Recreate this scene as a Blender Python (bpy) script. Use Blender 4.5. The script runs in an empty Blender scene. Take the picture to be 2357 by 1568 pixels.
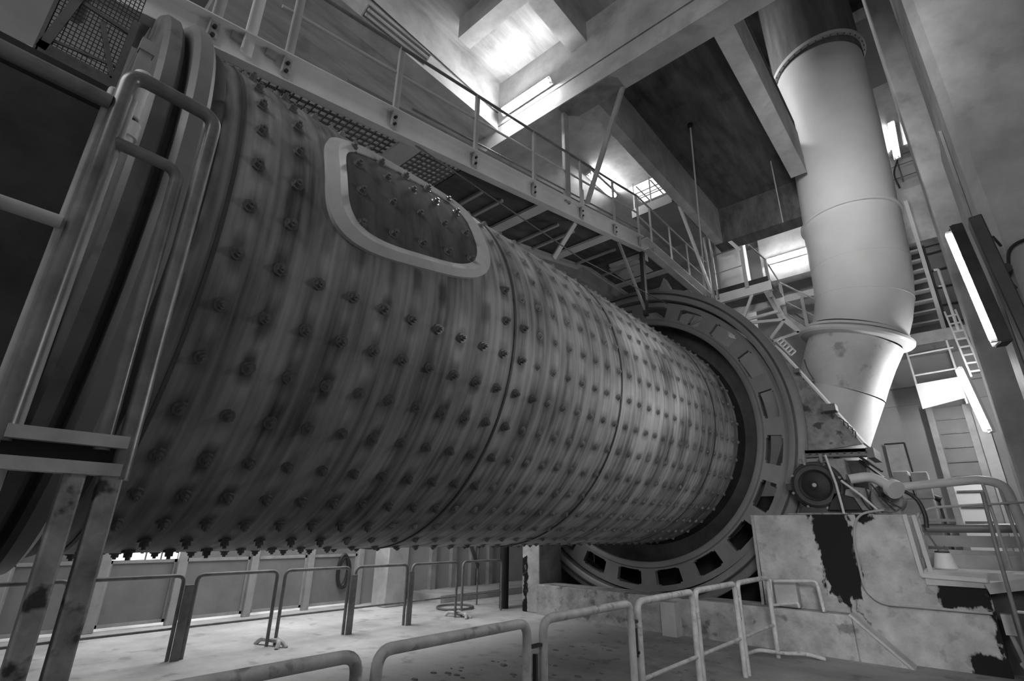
import bpy, bmesh, math, random
from mathutils import Vector as V, Matrix
random.seed(7)
S = bpy.context.scene
PI = math.pi
C_ = S.collection

# ---------------------------------------------------------------- camera
cam_d = bpy.data.cameras.new('camera'); cam = bpy.data.objects.new('camera', cam_d); C_.objects.link(cam)
cam_d.sensor_width = 36.0; cam_d.lens = 36.0 * 1170.0 / 2357.0; cam_d.clip_start = 0.05; cam_d.clip_end = 300
R3 = Matrix(((0.75405656, 0.2186361, 0.61935205), (0.65666405, -0.27079494, -0.70389092), (0.01382144, 0.93747979, -0.34776517)))
cam.matrix_world = Matrix.Translation((0, 0, 1.6)) @ R3.to_4x4()
S.camera = cam
# ---------------------------------------------------------------- world, exposure
S.view_settings.view_transform = 'Standard'; S.view_settings.look = 'None'
S.view_settings.gamma = 1.0; S.view_settings.exposure = 0.0; S.view_settings.use_curve_mapping = False
w = bpy.data.worlds.new('world'); S.world = w; w.use_nodes = True
bg = w.node_tree.nodes['Background']; bg.inputs[0].default_value = (1, 1, 1, 1); bg.inputs[1].default_value = 0.16
TUBE_W = 42.0      # radiant watts of a fitting, shared by its tubes

def area(name, loc, aim, sx, sy, watts):
    d = bpy.data.lights.new(name, 'AREA'); d.shape = 'RECTANGLE'; d.size = sx; d.size_y = sy; d.energy = watts
    o = bpy.data.objects.new(name, d); C_.objects.link(o); o.location = loc
    o.rotation_euler = (V(aim) - V(loc)).to_track_quat('-Z', 'Y').to_euler(); return o
area('daylight_outside_gates', (-13.5, 5, 4.0), (-12.6, 5, 0), 2.5, 12, 900)
area('roof_light_over_bay', (-2.0, -6.0, 9.5), (-4.5, 3.0, 2.5), 6, 3, 300)
area('far_floor_fill', (-6.0, -6.5, 3.2), (-8, 4.0, 0.0), 3, 2.5, 13)  # added off-frame fill for the far floor, set away from the gates
area('duct_side_fill', (-4.2, 10.8, 13.0), (-.8, 12, 11.0), 1.6, .6, 110)  # unseen light added up here to brighten the duct's left side
fill_p = area('pedestal_fill', (1.4, -1.2, 3.4), (-1.6, 8.8, .3), 1.5, 1.5, 19); fill_p.data.spread = math.radians(40)  # added off-frame fill lifting the pedestal and the floor before it
fill_d = area('duct_face_fill', (-.3, .4, 5.0), (-1.1, 12, 8.7), 1.0, 1.0, 26); fill_d.data.spread = math.radians(34)  # unseen narrow fill added to brighten the duct face

# ---------------------------------------------------------------- materials
def mat(name, col=0.4, rough=0.7, metal=0.0, var=0.25, scale=3.0, bump=0.0, spots=0.0, spot_scale=6.0, streak=None, coord='Object', spec=0.4):
    m = bpy.data.materials.new(name); m.use_nodes = True; nt = m.node_tree; N = nt.nodes; L = nt.links
    b = N['Principled BSDF']; b.inputs['Roughness'].default_value = rough; b.inputs['Metallic'].default_value = metal
    b.inputs['Specular IOR Level'].default_value = spec
    tc = N.new('ShaderNodeTexCoord'); src = tc.outputs[coord]
    n = N.new('ShaderNodeTexNoise'); n.inputs['Scale'].default_value = scale; n.inputs['Detail'].default_value = 7; n.inputs['Roughness'].default_value = 0.62
    if streak:
        mp = N.new('ShaderNodeMapping'); mp.inputs['Scale'].default_value = streak; L.new(src, mp.inputs[0]); L.new(mp.outputs[0], n.inputs['Vector'])
    else: L.new(src, n.inputs['Vector'])
    r = N.new('ShaderNodeMapRange'); r.inputs[1].default_value = 0.3; r.inputs[2].default_value = 0.7
    r.inputs[3].default_value = col * (1 - var); r.inputs[4].default_value = col * (1 + var); L.new(n.outputs['Fac'], r.inputs[0])
    out = r.outputs[0]
    if spots:
        n2 = N.new('ShaderNodeTexNoise'); n2.inputs['Scale'].default_value = spot_scale; n2.inputs['Detail'].default_value = 5; L.new(src, n2.inputs['Vector'])
        r2 = N.new('ShaderNodeMapRange'); r2.inputs[1].default_value = 0.58; r2.inputs[2].default_value = 0.66
        r2.inputs[3].default_value = 1.0; r2.inputs[4].default_value = 1 - spots; L.new(n2.outputs['Fac'], r2.inputs[0])
        mu = N.new('ShaderNodeMath'); mu.operation = 'MULTIPLY'; L.new(out, mu.inputs[0]); L.new(r2.outputs[0], mu.inputs[1]); out = mu.outputs[0]
    cb = N.new('ShaderNodeCombineColor')
    for i in range(3): L.new(out, cb.inputs[i])
    L.new(cb.outputs[0], b.inputs['Base Color'])
    if bump:
        n3 = N.new('ShaderNodeTexNoise'); n3.inputs['Scale'].default_value = scale * 6; n3.inputs['Detail'].default_value = 6; L.new(src, n3.inputs['Vector'])
        bp = N.new('ShaderNodeBump'); bp.inputs['Strength'].default_value = bump; bp.inputs['Distance'].default_value = 0.03
        L.new(n3.outputs['Fac'], bp.inputs['Height']); L.new(bp.outputs[0], b.inputs['Normal'])
    m['out'] = 1
    return m
def emit(name, e, c=1.0):
    m = bpy.data.materials.new(name); m.use_nodes = True; b = m.node_tree.nodes['Principled BSDF']
    b.inputs['Base Color'].default_value = (c, c, c, 1); b.inputs['Emission Color'].default_value = (1, 1, 1, 1); b.inputs['Emission Strength'].default_value = e
    return m
def stain_boxes(m, boxes, dark=0.05, warp=0.25, wscale=3.0):
    """oil stains of their own shape on one wall: boxes in object x,z; edges broken by noise"""
    nt = m.node_tree; N = nt.nodes; L = nt.links; b = N['Principled BSDF']
    old = b.inputs['Base Color'].links[0].from_socket
    tc = N.new('ShaderNodeTexCoord'); sx = N.new('ShaderNodeSeparateXYZ'); L.new(tc.outputs['Object'], sx.inputs[0])
    def mth(op, a, c, cl=False):
        q = N.new('ShaderNodeMath'); q.operation = op; q.use_clamp = cl
        for i, t in enumerate((a, c)):
            if isinstance(t, (int, float)): q.inputs[i].default_value = t
            else: L.new(t, q.inputs[i])
        return q.outputs[0]
    mpn = N.new('ShaderNodeMapping'); mpn.inputs['Scale'].default_value = (1.6, 1, .8); L.new(tc.outputs['Object'], mpn.inputs[0])
    n = N.new('ShaderNodeTexNoise'); n.inputs['Scale'].default_value = wscale; n.inputs['Detail'].default_value = 9; n.inputs['Roughness'].default_value = .6; L.new(mpn.outputs[0], n.inputs['Vector'])
    wv = mth('MULTIPLY', mth('SUBTRACT', n.outputs['Fac'], 0.5), warp * 2)
    tot = None
    for (x0, z0, x1, z1, slant) in boxes:      # centre shifts by slant per metre of height
        xs = mth('ADD', mth('SUBTRACT', sx.outputs[0], mth('MULTIPLY', mth('SUBTRACT', sx.outputs[2], z0), slant)), wv)
        zs = mth('ADD', sx.outputs[2], mth('MULTIPLY', wv, .8))
        dx = mth('SUBTRACT', (x1 - x0) / 2, mth('ABSOLUTE', mth('SUBTRACT', xs, (x0 + x1) / 2), 0))
        dz = mth('SUBTRACT', (z1 - z0) / 2, mth('ABSOLUTE', mth('SUBTRACT', zs, (z0 + z1) / 2), 0))
        k = mth('MULTIPLY', mth('MINIMUM', dx, dz), 40, True)
        tot = k if tot is None else mth('MAXIMUM', tot, k)
    mx = N.new('ShaderNodeMix'); mx.data_type = 'RGBA'; L.new(tot, mx.inputs[0]); L.new(old, mx.inputs[6]); mx.inputs[7].default_value = (dark, dark, dark, 1)
    L.new(mx.outputs[2], b.inputs['Base Color'])
    return m
K = {}
K['floor'] = mat('dusty_floor', .50, .95, var=.3, scale=.9, bump=.5, spots=.25, spot_scale=3, spec=.1)
K['conc'] = mat('concrete', .46, .9, var=.28, scale=1.6, bump=.15, spots=.15, spot_scale=2.2, spec=.15)
K['conc_board'] = mat('board_marked_concrete', .42, .9, var=.3, scale=2.2, bump=.15, spots=.2, spot_scale=1.4, streak=(3.0, .35, 1), spec=.15)
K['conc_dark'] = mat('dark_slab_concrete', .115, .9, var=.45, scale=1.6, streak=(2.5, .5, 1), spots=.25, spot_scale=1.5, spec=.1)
K['wall'] = mat('painted_wall', .40, .9, var=.12, scale=1.1, spec=.1)
K['gate'] = mat('gate_sheet', .22, .6, var=.22, scale=1.3)
K['light_steel'] = mat('light_grey_painted_steel', .50, .5, var=.12, scale=3)
K['steel'] = mat('grey_painted_steel', .36, .5, var=.2, scale=4)
K['chan'] = mat('pale_channel_paint', .76, .55, var=.1, scale=2)
K['white'] = mat('white_painted_steel', .75, .5, var=.07, scale=3)
K['dark'] = mat('dark_greasy_steel', .045, .5, var=.5, scale=3)
K['black'] = mat('black_rubber', .015, .6, var=.3)
K['mid'] = mat('dark_grey_steel', .16, .45, var=.3, scale=2.5, spots=.3)
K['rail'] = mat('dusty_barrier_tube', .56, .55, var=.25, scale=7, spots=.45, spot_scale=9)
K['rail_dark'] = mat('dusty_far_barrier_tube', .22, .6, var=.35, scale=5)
K['guard_fg'] = mat('worn_platform_paint', .25, .3, var=.45, scale=5, spots=.4, spot_scale=5, metal=.25)
K['guard_post'] = mat('scuffed_pale_post', .48, .5, var=.3, scale=5, spots=.35, spot_scale=4)
K['rusty'] = mat('rust_flecked_paint', .30, .5, var=.5, scale=9, spots=.85, spot_scale=11)
K['duct'] = mat('grey_duct_paint', .68, .5, var=.06, scale=1.3, spots=.0)
K['duct_d'] = mat('sooty_duct_paint', .16, .6, var=.3, scale=2, streak=(3, 3, .4))
K['duct_w'] = mat('worn_white_duct_paint', .68, .5, var=.12, scale=2, spots=.45, spot_scale=2.6)
K['gear'] = mat('grey_gear_casting', .22, .4, var=.15, scale=2)
K['guardp'] = mat('blotched_guard_plate', .25, .6, var=.5, scale=5, spots=.75, spot_scale=7)
K['ped'] = mat('pedestal_concrete', .42, .9, var=.3, scale=3.4, bump=.35, spots=.22, spot_scale=6.5, spec=.1)
K['curb'] = mat('patched_curb_concrete', .40, .9, var=.38, scale=3.4, bump=.5, spots=.5, spot_scale=4.2, spec=.1)
K['dirt'] = mat('clotted_dirt', .20, 1, var=.4, scale=8)
K['pane'] = emit('daylit_pane', 3.0)
K['signlit'] = mat('white_board', .95, .5, var=.02)
K['hoseb'] = mat('black_hose', .03, .5, var=.3)
K['mesh_wire'] = mat('dark_mesh_wire', .05, .6, var=.3)
K['grate'] = mat('grating', .12, .6, var=.3, scale=20)
stain_boxes(K['ped'], [(-1.95, .75, -1.44, 1.95, -.06), (-1.82, .62, -1.62, .9, 0), (-1.66, .2, -1.61, .95, -.02), (-1.56, .35, -1.52, .95, -.02), (-.62, .72, -.10, 1.06, 0), (-.50, -.1, -.10, .20, 0), (-.20, -.1, -.08, .75, 0), (-1.40, 1.75, -1.20, 1.95, 0)], dark=.02, warp=.20, wscale=4.0)

# ---------------------------------------------------------------- mesh builder
W = {}
def wl(o):
    return W.get(o.name, V((0, 0, 0))) if o else V((0, 0, 0))
class M:
    def __init__(s): s.v = []; s.f = []; s.uv = None
    def add(s, vs, fs):
        n = len(s.v); s.v += [V(p) for p in vs]; s.f += [tuple(i + n for i in f) for f in fs]; return s
    def box(s, x0, x1, y0, y1, z0, z1):
        return s.add([(x0, y0, z0), (x1, y0, z0), (x1, y1, z0), (x0, y1, z0), (x0, y0, z1), (x1, y0, z1), (x1, y1, z1), (x0, y1, z1)],
                     [(3, 2, 1, 0), (4, 5, 6, 7), (0, 1, 5, 4), (1, 2, 6, 5), (2, 3, 7, 6), (3, 0, 4, 7)])
    def bar(s, p, q, a, b, up=(0, 0, 1)):      # rectangular bar, a wide across, b deep along up
        p = V(p); q = V(q); d = (q - p).normalized(); sd = d.cross(V(up))
        if sd.length < 1e-3: sd = d.cross(V((1, 0, 0)))
        sd.normalize(); u = sd.cross(d)
        vs = [e + sd * i * a / 2 + u * j * b / 2 for e in (p, q) for i, j in ((-1, -1), (1, -1), (1, 1), (-1, 1))]
        return s.add(vs, [(3, 2, 1, 0), (4, 5, 6, 7), (0, 1, 5, 4), (1, 2, 6, 5), (2, 3, 7, 6), (3, 0, 4, 7)])
    def channel(s, p, q, h, fl, t, side=1, up=(0, 0, 1)):   # C section: web plus two flanges toward side
        p = V(p); q = V(q); d = (q - p).normalized(); sd = d.cross(V(up)).normalized() * side; u = V(up); u = (u - d * u.dot(d)).normalized()
        s.bar(p, q, t, h, up)
        for k in (-1, 1):
            o = u * k * (h / 2 - t / 2) + sd * fl / 2
            s.bar(p + o, q + o, fl, t, up)
        return s
    def cyl(s, p, q, r, r2=None, n=16, cap=True):
        r2 = r if r2 is None else r2
        p = V(p); q = V(q); d = (q - p).normalized(); a = d.orthogonal().normalized(); b = d.cross(a)
        vs = [e + (a * math.cos(t) + b * math.sin(t)) * rr for e, rr in ((p, r), (q, r2)) for t in [2 * PI * i / n for i in range(n)]]
        fs = [(i, (i + 1) % n, n + (i + 1) % n, n + i) for i in range(n)]
        if cap: fs += [tuple(range(n - 1, -1, -1)), tuple(range(n, 2 * n))]
        return s.add(vs, fs)
    def tube(s, pts, r, n=12, closed=False):
        pts = [V(p) for p in pts]; k = len(pts); rings = []
        prev = None
        for i in range(k):
            if closed: t = (pts[(i + 1) % k] - pts[i - 1])
            else: t = (pts[min(i + 1, k - 1)] - pts[max(i - 1, 0)])
            t.normalize()
            if prev is None: a = t.orthogonal().normalized()
            else: a = (prev - t * prev.dot(t)).normalized()
            prev = a; b = t.cross(a)
            rr = r[i] if isinstance(r, (list, tuple)) else r
            rings.append([pts[i] + (a * math.cos(2 * PI * j / n) + b * math.sin(2 * PI * j / n)) * rr for j in range(n)])
        vs = [p for g in rings for p in g]; fs = []
        for i in range(k if closed else k - 1):
            for j in range(n):
                i2 = (i + 1) % k
                fs.append((i * n + j, i * n + (j + 1) % n, i2 * n + (j + 1) % n, i2 * n + j))
        if not closed: fs += [tuple(range(n - 1, -1, -1)), tuple(range((k - 1) * n, k * n))]
        return s.add(vs, fs)
    def lathe(s, prof, o, ax=(0, 0, 1), n=48, cap=False):  # prof: (distance along axis, radius)
        o = V(o); ax = V(ax).normalized(); a = ax.orthogonal().normalized(); b = ax.cross(a); k = len(prof)
        vs = [o + ax * h + (a * math.cos(2 * PI * j / n) + b * math.sin(2 * PI * j / n)) * r for h, r in prof for j in range(n)]
        fs = [(i * n + j, i * n + (j + 1) % n, (i + 1) * n + (j + 1) % n, (i + 1) * n + j) for i in range(k - 1) for j in range(n)]
        if cap: fs += [tuple(range(n - 1, -1, -1)), tuple(range((k - 1) * n, k * n))]
        return s.add(vs, fs)
    def prism(s, poly, ax, a, b):           # 2-D outline extruded along axis ax from a to b
        def P(u, v, w):
            return {'x': (w, u, v), 'y': (u, w, v), 'z': (u, v, w)}[ax]
        n = len(poly)
        vs = [P(u, v, a) for u, v in poly] + [P(u, v, b) for u, v in poly]
        return s.add(vs, [tuple(range(n - 1, -1, -1)), tuple(range(n, 2 * n))] + [(i, (i + 1) % n, n + (i + 1) % n, n + i) for i in range(n)])
    def build(s, name, m, parent=None, origin=None, smooth=True, bevel=0, ang=35, **props):
        o0 = wl(parent) if parent else (V(origin) if origin else V((0, 0, 0)))
        if origin is None and parent is None and s.v:
            xs = [p.x for p in s.v]; ys = [p.y for p in s.v]; zs = [p.z for p in s.v]
            o0 = V(((min(xs) + max(xs)) / 2, (min(ys) + max(ys)) / 2, min(zs)))
        if props.pop('world_origin', False): o0 = V((0, 0, 0))
        me = bpy.data.meshes.new(name); me.from_pydata([p - o0 for p in s.v], [], s.f)
        bm = bmesh.new(); bm.from_mesh(me); bmesh.ops.recalc_face_normals(bm, faces=bm.faces); bm.to_mesh(me); bm.free()
        if smooth:
            me.polygons.foreach_set('use_smooth', [True] * len(me.polygons)); me.set_sharp_from_angle(angle=math.radians(ang))
        me.materials.append(K[m] if isinstance(m, str) else m)
        o = bpy.data.objects.new(name, me); C_.objects.link(o)
        if parent: o.parent = parent; W[o.name] = o0
        else: o.location = o0; W[o.name] = V(o0)
        if bevel:
            bv = o.modifiers.new('bevel', 'BEVEL'); bv.width = bevel; bv.segments = 2; bv.limit_method = 'ANGLE'
        for k_, v_ in props.items(): o[k_] = v_
        return o
def fillet(pts, r, n=6, closed=False):
    pts = [V(p) for p in pts]; out = []; k = len(pts)
    for i in range(k):
        if not closed and i in (0, k - 1): out.append(pts[i]); continue
        a = pts[i - 1]; b = pts[i]; c = pts[(i + 1) % k]
        rr = min(r, (a - b).length * .49, (c - b).length * .49)
        p = b + (a - b).normalized() * rr; q = b + (c - b).normalized() * rr
        for j in range(n + 1):
            t = j / n; out.append(p * (1 - t) ** 2 + b * 2 * t * (1 - t) + q * t * t)
    return out
def thing(name, label, cat, loc, group=None, kind=None):
    o = bpy.data.objects.new(name, None); C_.objects.link(o); o.location = loc; o.empty_display_size = .1
    o['label'] = label; o['category'] = cat; W[o.name] = V(loc)
    if group: o['group'] = group
    return o
def struct(name, mb, m, **k):
    return mb.build(name, m, kind='structure', world_origin=True, smooth=False, **k)
def single(name, mb, m, label, cat, group=None, **k):
    o = mb.build(name, m, **k); o['label'] = label; o['category'] = cat
    if group: o['group'] = group
    return o

def floor_zone(m):
    """trodden dirt in front of the pit is darker than the dusted screed behind it"""
    nt = m.node_tree; N = nt.nodes; L = nt.links; b = N['Principled BSDF']; old = b.inputs['Base Color'].links[0].from_socket
    tc = N.new('ShaderNodeTexCoord'); sx = N.new('ShaderNodeSeparateXYZ'); L.new(tc.outputs['Object'], sx.inputs[0])
    n = N.new('ShaderNodeTexNoise'); n.inputs['Scale'].default_value = .9; n.inputs['Detail'].default_value = 6; L.new(tc.outputs['Object'], n.inputs['Vector'])
    a = N.new('ShaderNodeMath'); a.operation = 'MULTIPLY_ADD'; L.new(n.outputs['Fac'], a.inputs[0]); a.inputs[1].default_value = 3.0; L.new(sx.outputs[0], a.inputs[2])
    r = N.new('ShaderNodeMapRange'); L.new(a.outputs[0], r.inputs[0]); r.inputs[1].default_value = -4.9; r.inputs[2].default_value = -3.6; r.inputs[3].default_value = 1; r.inputs[4].default_value = .62
    mx = N.new('ShaderNodeMix'); mx.data_type = 'RGBA'; mx.blend_type = 'MULTIPLY'; mx.inputs[0].default_value = 1; L.new(old, mx.inputs[6]); L.new(r.outputs[0], mx.inputs[7]); L.new(mx.outputs[2], b.inputs['Base Color'])
floor_zone(K['floor'])

# ================================================================ ROOM
m = M(); m.box(-14.5, 6, -7, 17.2, -.3, 0); struct('floor', m, 'floor')
# wall beyond the mill: sheet gates between posts below, painted wall above
ys = [.08, 1.25, 2.42, 3.53, 4.79, 5.95, 7.15]
WX = -10.8
m = M()
m.box(WX - .3, WX, -7, 17.2, 1.75, 18)
m.box(WX - .3, WX, -7, ys[0] + .07, 0, 1.75)
m.box(WX - .3, WX, 7.08, 17.2, 0, 1.75)
struct('wall_left', m, 'wall')
for i in range(len(ys) - 1):
    a, b = ys[i] + .07, ys[i + 1] - .07
    m = M(); m.box(WX - .04, WX + .01, a, b, .07, 1.0)
    d = struct('door_%d' % (i + 1), m, 'gate')
    m = M(); m.box(WX - .05, WX + .03, a - .0, b + .0, .98, 1.03); m.box(WX - .05, WX + .03, a, b, .05, .10)
    m.box(WX - .05, WX + .03, a, a + .04, .05, 1.03); m.box(WX - .05, WX + .03, b - .04, b, .05, 1.03)
    m.build('door_frame', 'steel', d)
    m = M(); m.box(WX - .06, WX - .02, a, b, 1.03, 1.75)
    wdw = struct('window_%d' % (i + 1), m, 'pane' if i == 2 else 'gate')
    if i == 2:
        m = M()
        for t in (.27, .5, .74): m.box(WX - .02, WX + .01, a + (b - a) * t - .012, a + (b - a) * t + .012, 1.03, 1.75)
        m.build('window_bar', 'mid', wdw)
for y, l in zip(ys[1:], ('behind the two worn foreground legs', 'left of the brightly lit window strip', 'right of the brightly lit window strip', 'midway from lit window to hose', 'just left of the coiled hose', 'between the coiled hose and the grey cabinet')):
    m = M(); m.box(WX + .012, WX + .11, y - .07, y + .07, 0, 2.2)
    single('gate_post', m, 'steel', 'grey steel post of the far gates, ' + l, 'post', group='gate posts along the far wall', bevel=.01)
# ribs on the wall further along, small step at its foot
m = M(); m.box(WX, -9.6, 8.6, 17.0, 0, .16); struct('trim_1', m, 'conc')
m = M()
for y in (8.3, 9.2, 9.9, 10.6, 11.3): m.box(WX, WX + .12, y, y + .16, .16, 3)
struct('trim_2', m, 'steel')
# far wall and the nearer low wall
m = M(); m.box(-14, 6, 17, 17.3, 0, 18); struct('wall_back', m, 'wall')
m = M(); m.box(-2.3, 4, 15.2, 15.4, 0, 5.75); m.box(-2.2, 3, 15.16, 15.2, 4.5, 4.56); m.box(-2.2, 3, 15.1, 15.2, 4.92, 5.02); struct('wall_low', m, 'wall')
m = M(); m.box(6, 6.3, 2.5, 17.3, 0, 18); struct('wall_right', m, 'wall')
# slabs
m = M(); m.box(-5.8, 6.3, -6.5, 6.05, 10.6, 10.9); struct('ceiling', m, 'conc_board')  # unseen right part added to keep light off the high void
m = M(); m.box(WX, -6.15, 1.1, 6.05, 9.4, 9.7); struct('ceiling_low', m, 'conc_board')
m = M(); m.box(WX, -3.66, 6.5, 15.6, 10.05, 10.3); struct('ceiling_left', m, 'conc')
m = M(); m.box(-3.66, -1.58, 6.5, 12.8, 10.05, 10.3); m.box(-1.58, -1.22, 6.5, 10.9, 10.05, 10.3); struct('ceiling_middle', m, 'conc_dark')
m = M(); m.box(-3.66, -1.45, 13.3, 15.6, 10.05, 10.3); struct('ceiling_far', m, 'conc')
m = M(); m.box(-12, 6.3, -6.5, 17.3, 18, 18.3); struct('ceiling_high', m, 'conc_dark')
m = M(); m.box(-5.1, -4.25, 10.35, 11.1, 10.02, 10.045); sk = struct('window_20', m, 'pane')
m = M()
for x in (-4.9, -4.5, -4.2): m.box(x, x + .03, 10.35, 11.1, 10.0, 10.02)
for y in (10.6, 10.85): m.box(-5.1, -4.25, y, y + .03, 9.99, 10.01)
m.build('window_bar', 'mid', sk, smooth=False)
# beams
def beam(m, mt, label): return single('concrete_beam', m, mt, label, 'beam', smooth=False)
m = M(); m.box(WX, 6, 6.05, 6.5, 9.0, 9.42); m.box(WX, 6, 6.08, 6.5, 9.42, 9.46); m.box(WX, 6, 6.05, 6.5, 9.46, 10.9)
b1 = beam(m, 'conc', 'large pale concrete cross beam with an oily haunch above the walkway')
m = M(); m.prism([(-4.3, 6.1), (-4.2, 6.06), (-3.2, 6.06), (-3.1, 6.2), (-3.1, 6.49), (-4.1, 6.49), (-4.3, 6.3)], 'z', 8.985, 9.0); m.build('haunch', mat('oil_stained_concrete', .24, .7, var=.4, scale=3), b1)
m = M(); m.box(-6.15, -5.8, 0, 6.05, 9.36, 10.6); beam(m, 'conc', 'bright concrete girder carrying a cable, left of the lit ceiling bay')
m = M(); m.box(-3.88, -3.66, 6.5, 12.8, 9.0, 10.1); beam(m, 'conc', 'narrow concrete girder between the bright bay and the dark bay')
m = M(); m.box(-1.53, -1.22, 6.5, 11.05, 9.0, 10.1); beam(m, 'conc', 'narrow concrete girder just left of the big vertical duct')
m = M(); m.box(-3.95, -3.58, -6.5, 6.05, 10.1, 10.6); beam(m, 'conc', 'short shallow girder meeting the cross beam at the top of the picture')
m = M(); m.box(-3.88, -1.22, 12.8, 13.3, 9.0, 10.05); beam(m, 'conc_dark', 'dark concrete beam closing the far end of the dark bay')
m = M(); m.box(-3.3, 3, 15.0, 15.4, 8.5, 10.05); beam(m, 'conc', 'pale concrete beam with a lit lamp behind the duct')
m = M(); m.box(-5.35, -3.95, 4.45, 4.75, 10.1, 10.6); beam(m, 'conc', 'stub of a small beam ending in mid ceiling of the bright bay')
m = M(); m.box(-.6, 1.2, 16.0, 16.4, 13.2, 14.3); m.box(.25, .78, 16.0, 16.4, 12.0, 13.2); beam(m, 'conc', 'high shadowed beam with corbel right of the duct top')
m = M(); m.box(-1.0, 2.5, 16.0, 16.5, 9.95, 10.85); beam(m, 'conc', 'grey floor edge beam below the gallery lamp right of the duct')
m = M(); m.box(-1.0, 2.5, 15.9, 16.9, 9.75, 9.95); struct('trim_3', m, 'white')
m = M(); m.box(-1.0, .9, 16.55, 16.7, 10.85, 13.2); struct('wall_gallery', m, 'wall')
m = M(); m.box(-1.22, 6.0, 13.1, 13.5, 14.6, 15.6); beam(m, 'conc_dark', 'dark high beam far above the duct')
# columns
m = M(); m.prism([(.49, 9.8), (1.9, 9.8), (1.9, 10.5), (.49, 10.5)], 'z', 0, 18)
single('concrete_column', m, 'conc', 'square grey column behind the tilted foreground lamp', 'column', bevel=.03)
m = M(); m.prism([(.655, 6.42), (.74, 6.3), (3.6, 6.3), (3.6, 7.6), (.655, 7.6)], 'z', 0, 18)
col1 = single('concrete_column', m, 'conc', 'big flat column with pale chamfered edge at the right frame', 'column', smooth=False)
m = M(); m.box(.62, .652, 6.9, 7.58, 0, 6.1)
single('steel_sheet', m, 'steel', 'tall grey cover sheet fixed to the left side of the big right column', 'cover', bevel=.004)

# ================================================================ MILL
MX, MZ, MR = -5.2589, 3.5245, 2.1475
AX = V((MX, 0, MZ))
mill = thing('ball_mill', 'huge rotating horizontal mill drum studded with rows of bolts', 'mill', (MX, 5.3, 0))
def P(r, a, y): a = math.radians(a); return V((MX + r * math.cos(a), y, MZ + r * math.sin(a)))
def shell_mat():
    m_ = bpy.data.materials.new('mill_shell'); m_.use_nodes = True; nt = m_.node_tree; N = nt.nodes; L = nt.links; b = N['Principled BSDF']
    b.inputs['Roughness'].default_value = .5; b.inputs['Specular IOR Level'].default_value = .45
    uv = N.new('ShaderNodeUVMap'); sp = N.new('ShaderNodeSeparateXYZ'); L.new(uv.outputs[0], sp.inputs[0])
    def mt(op, a, c=0.0, cl=False):
        q = N.new('ShaderNodeMath'); q.operation = op; q.use_clamp = cl
        for i, t in enumerate((a, c)):
            if isinstance(t, (int, float)): q.inputs[i].default_value = t
            else: L.new(t, q.inputs[i])
        return q.outputs[0]
    def noise(sx, sy, det=3, off=0):
        mp = N.new('ShaderNodeMapping'); mp.inputs['Scale'].default_value = (sx, sy, 1); mp.inputs['Location'].default_value = (off, off, 0)
        L.new(uv.outputs[0], mp.inputs[0]); n = N.new('ShaderNodeTexNoise'); n.inputs['Scale'].default_value = 1; n.inputs['Detail'].default_value = det
        L.new(mp.outputs[0], n.inputs['Vector']); return n.outputs['Fac']
    wob = mt('MULTIPLY', mt('SUBTRACT', noise(.8, .8, 2), .5), .42)
    wob2 = mt('MULTIPLY', mt('SUBTRACT', noise(.9, .7, 2, 9), .5), .42)
    u = mt('ADD', sp.outputs[0], wob); v = mt('ADD', sp.outputs[1], wob2)
    ru = mt('ROUND', u); rv = mt('ROUND', v)
    du = mt('ABSOLUTE', mt('SUBTRACT', u, ru)); dv = mt('ABSOLUTE', mt('SUBTRACT', v, rv))
    cv = N.new('ShaderNodeCombineXYZ'); L.new(ru, cv.inputs[0]); L.new(rv, cv.inputs[1])
    wn = N.new('ShaderNodeTexWhiteNoise'); wn.noise_dimensions = '2D'; L.new(cv.outputs[0], wn.inputs['Vector'])
    near_k = N.new('ShaderNodeMapRange'); L.new(sp.outputs[1], near_k.inputs[0]); near_k.inputs[1].default_value = -12; near_k.inputs[2].default_value = 0; near_k.inputs[3].default_value = .22; near_k.inputs[4].default_value = .50
    tt = N.new('ShaderNodeMapRange'); L.new(sp.outputs[1], tt.inputs[0]); tt.inputs[1].default_value = -13; tt.inputs[2].default_value = -1
    hu = mt('SUBTRACT', .44, mt('MULTIPLY', tt.outputs[0], .14)); hv = mt('ADD', .23, mt('MULTIPLY', tt.outputs[0], .13))
    ku = mt('MULTIPLY', mt('SUBTRACT', hu, du), 4.0, True)      # grease run out along the turn
    kv = mt('MULTIPLY', mt('SUBTRACT', hv, dv), 8, True)
    patch = mt('MULTIPLY', mt('MULTIPLY', ku, kv), mt('ADD', near_k.outputs[0], mt('MULTIPLY', mt('POWER', wn.outputs['Value'], 1.6), mt('SUBTRACT', .95, mt('MULTIPLY', near_k.outputs[0], 1.9)))))
    streak = noise(.25, 5.0, 5); blotch = noise(.30, .8, 5, 3)
    base = mt('ADD', mt('MULTIPLY', streak, .40), mt('MULTIPLY', blotch, .60))
    rg = N.new('ShaderNodeMapRange'); L.new(base, rg.inputs[0]); rg.inputs[1].default_value = .36; rg.inputs[2].default_value = .62; rg.inputs[3].default_value = .10; rg.inputs[4].default_value = .56
    # the drum's discharge half is paler than its feed half
    end_tone = N.new('ShaderNodeMapRange'); L.new(sp.outputs[1], end_tone.inputs[0]); end_tone.inputs[1].default_value = -14; end_tone.inputs[2].default_value = 3; end_tone.inputs[3].default_value = .66; end_tone.inputs[4].default_value = 1.3
    col = mt('MULTIPLY', mt('MULTIPLY', rg.outputs[0], end_tone.outputs[0]), mt('SUBTRACT', 1, patch))
    cb = N.new('ShaderNodeCombineColor')
    for i in range(3): L.new(col, cb.inputs[i])
    L.new(cb.outputs[0], b.inputs['Base Color']); return m_
K['shell'] = shell_mat()
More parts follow.
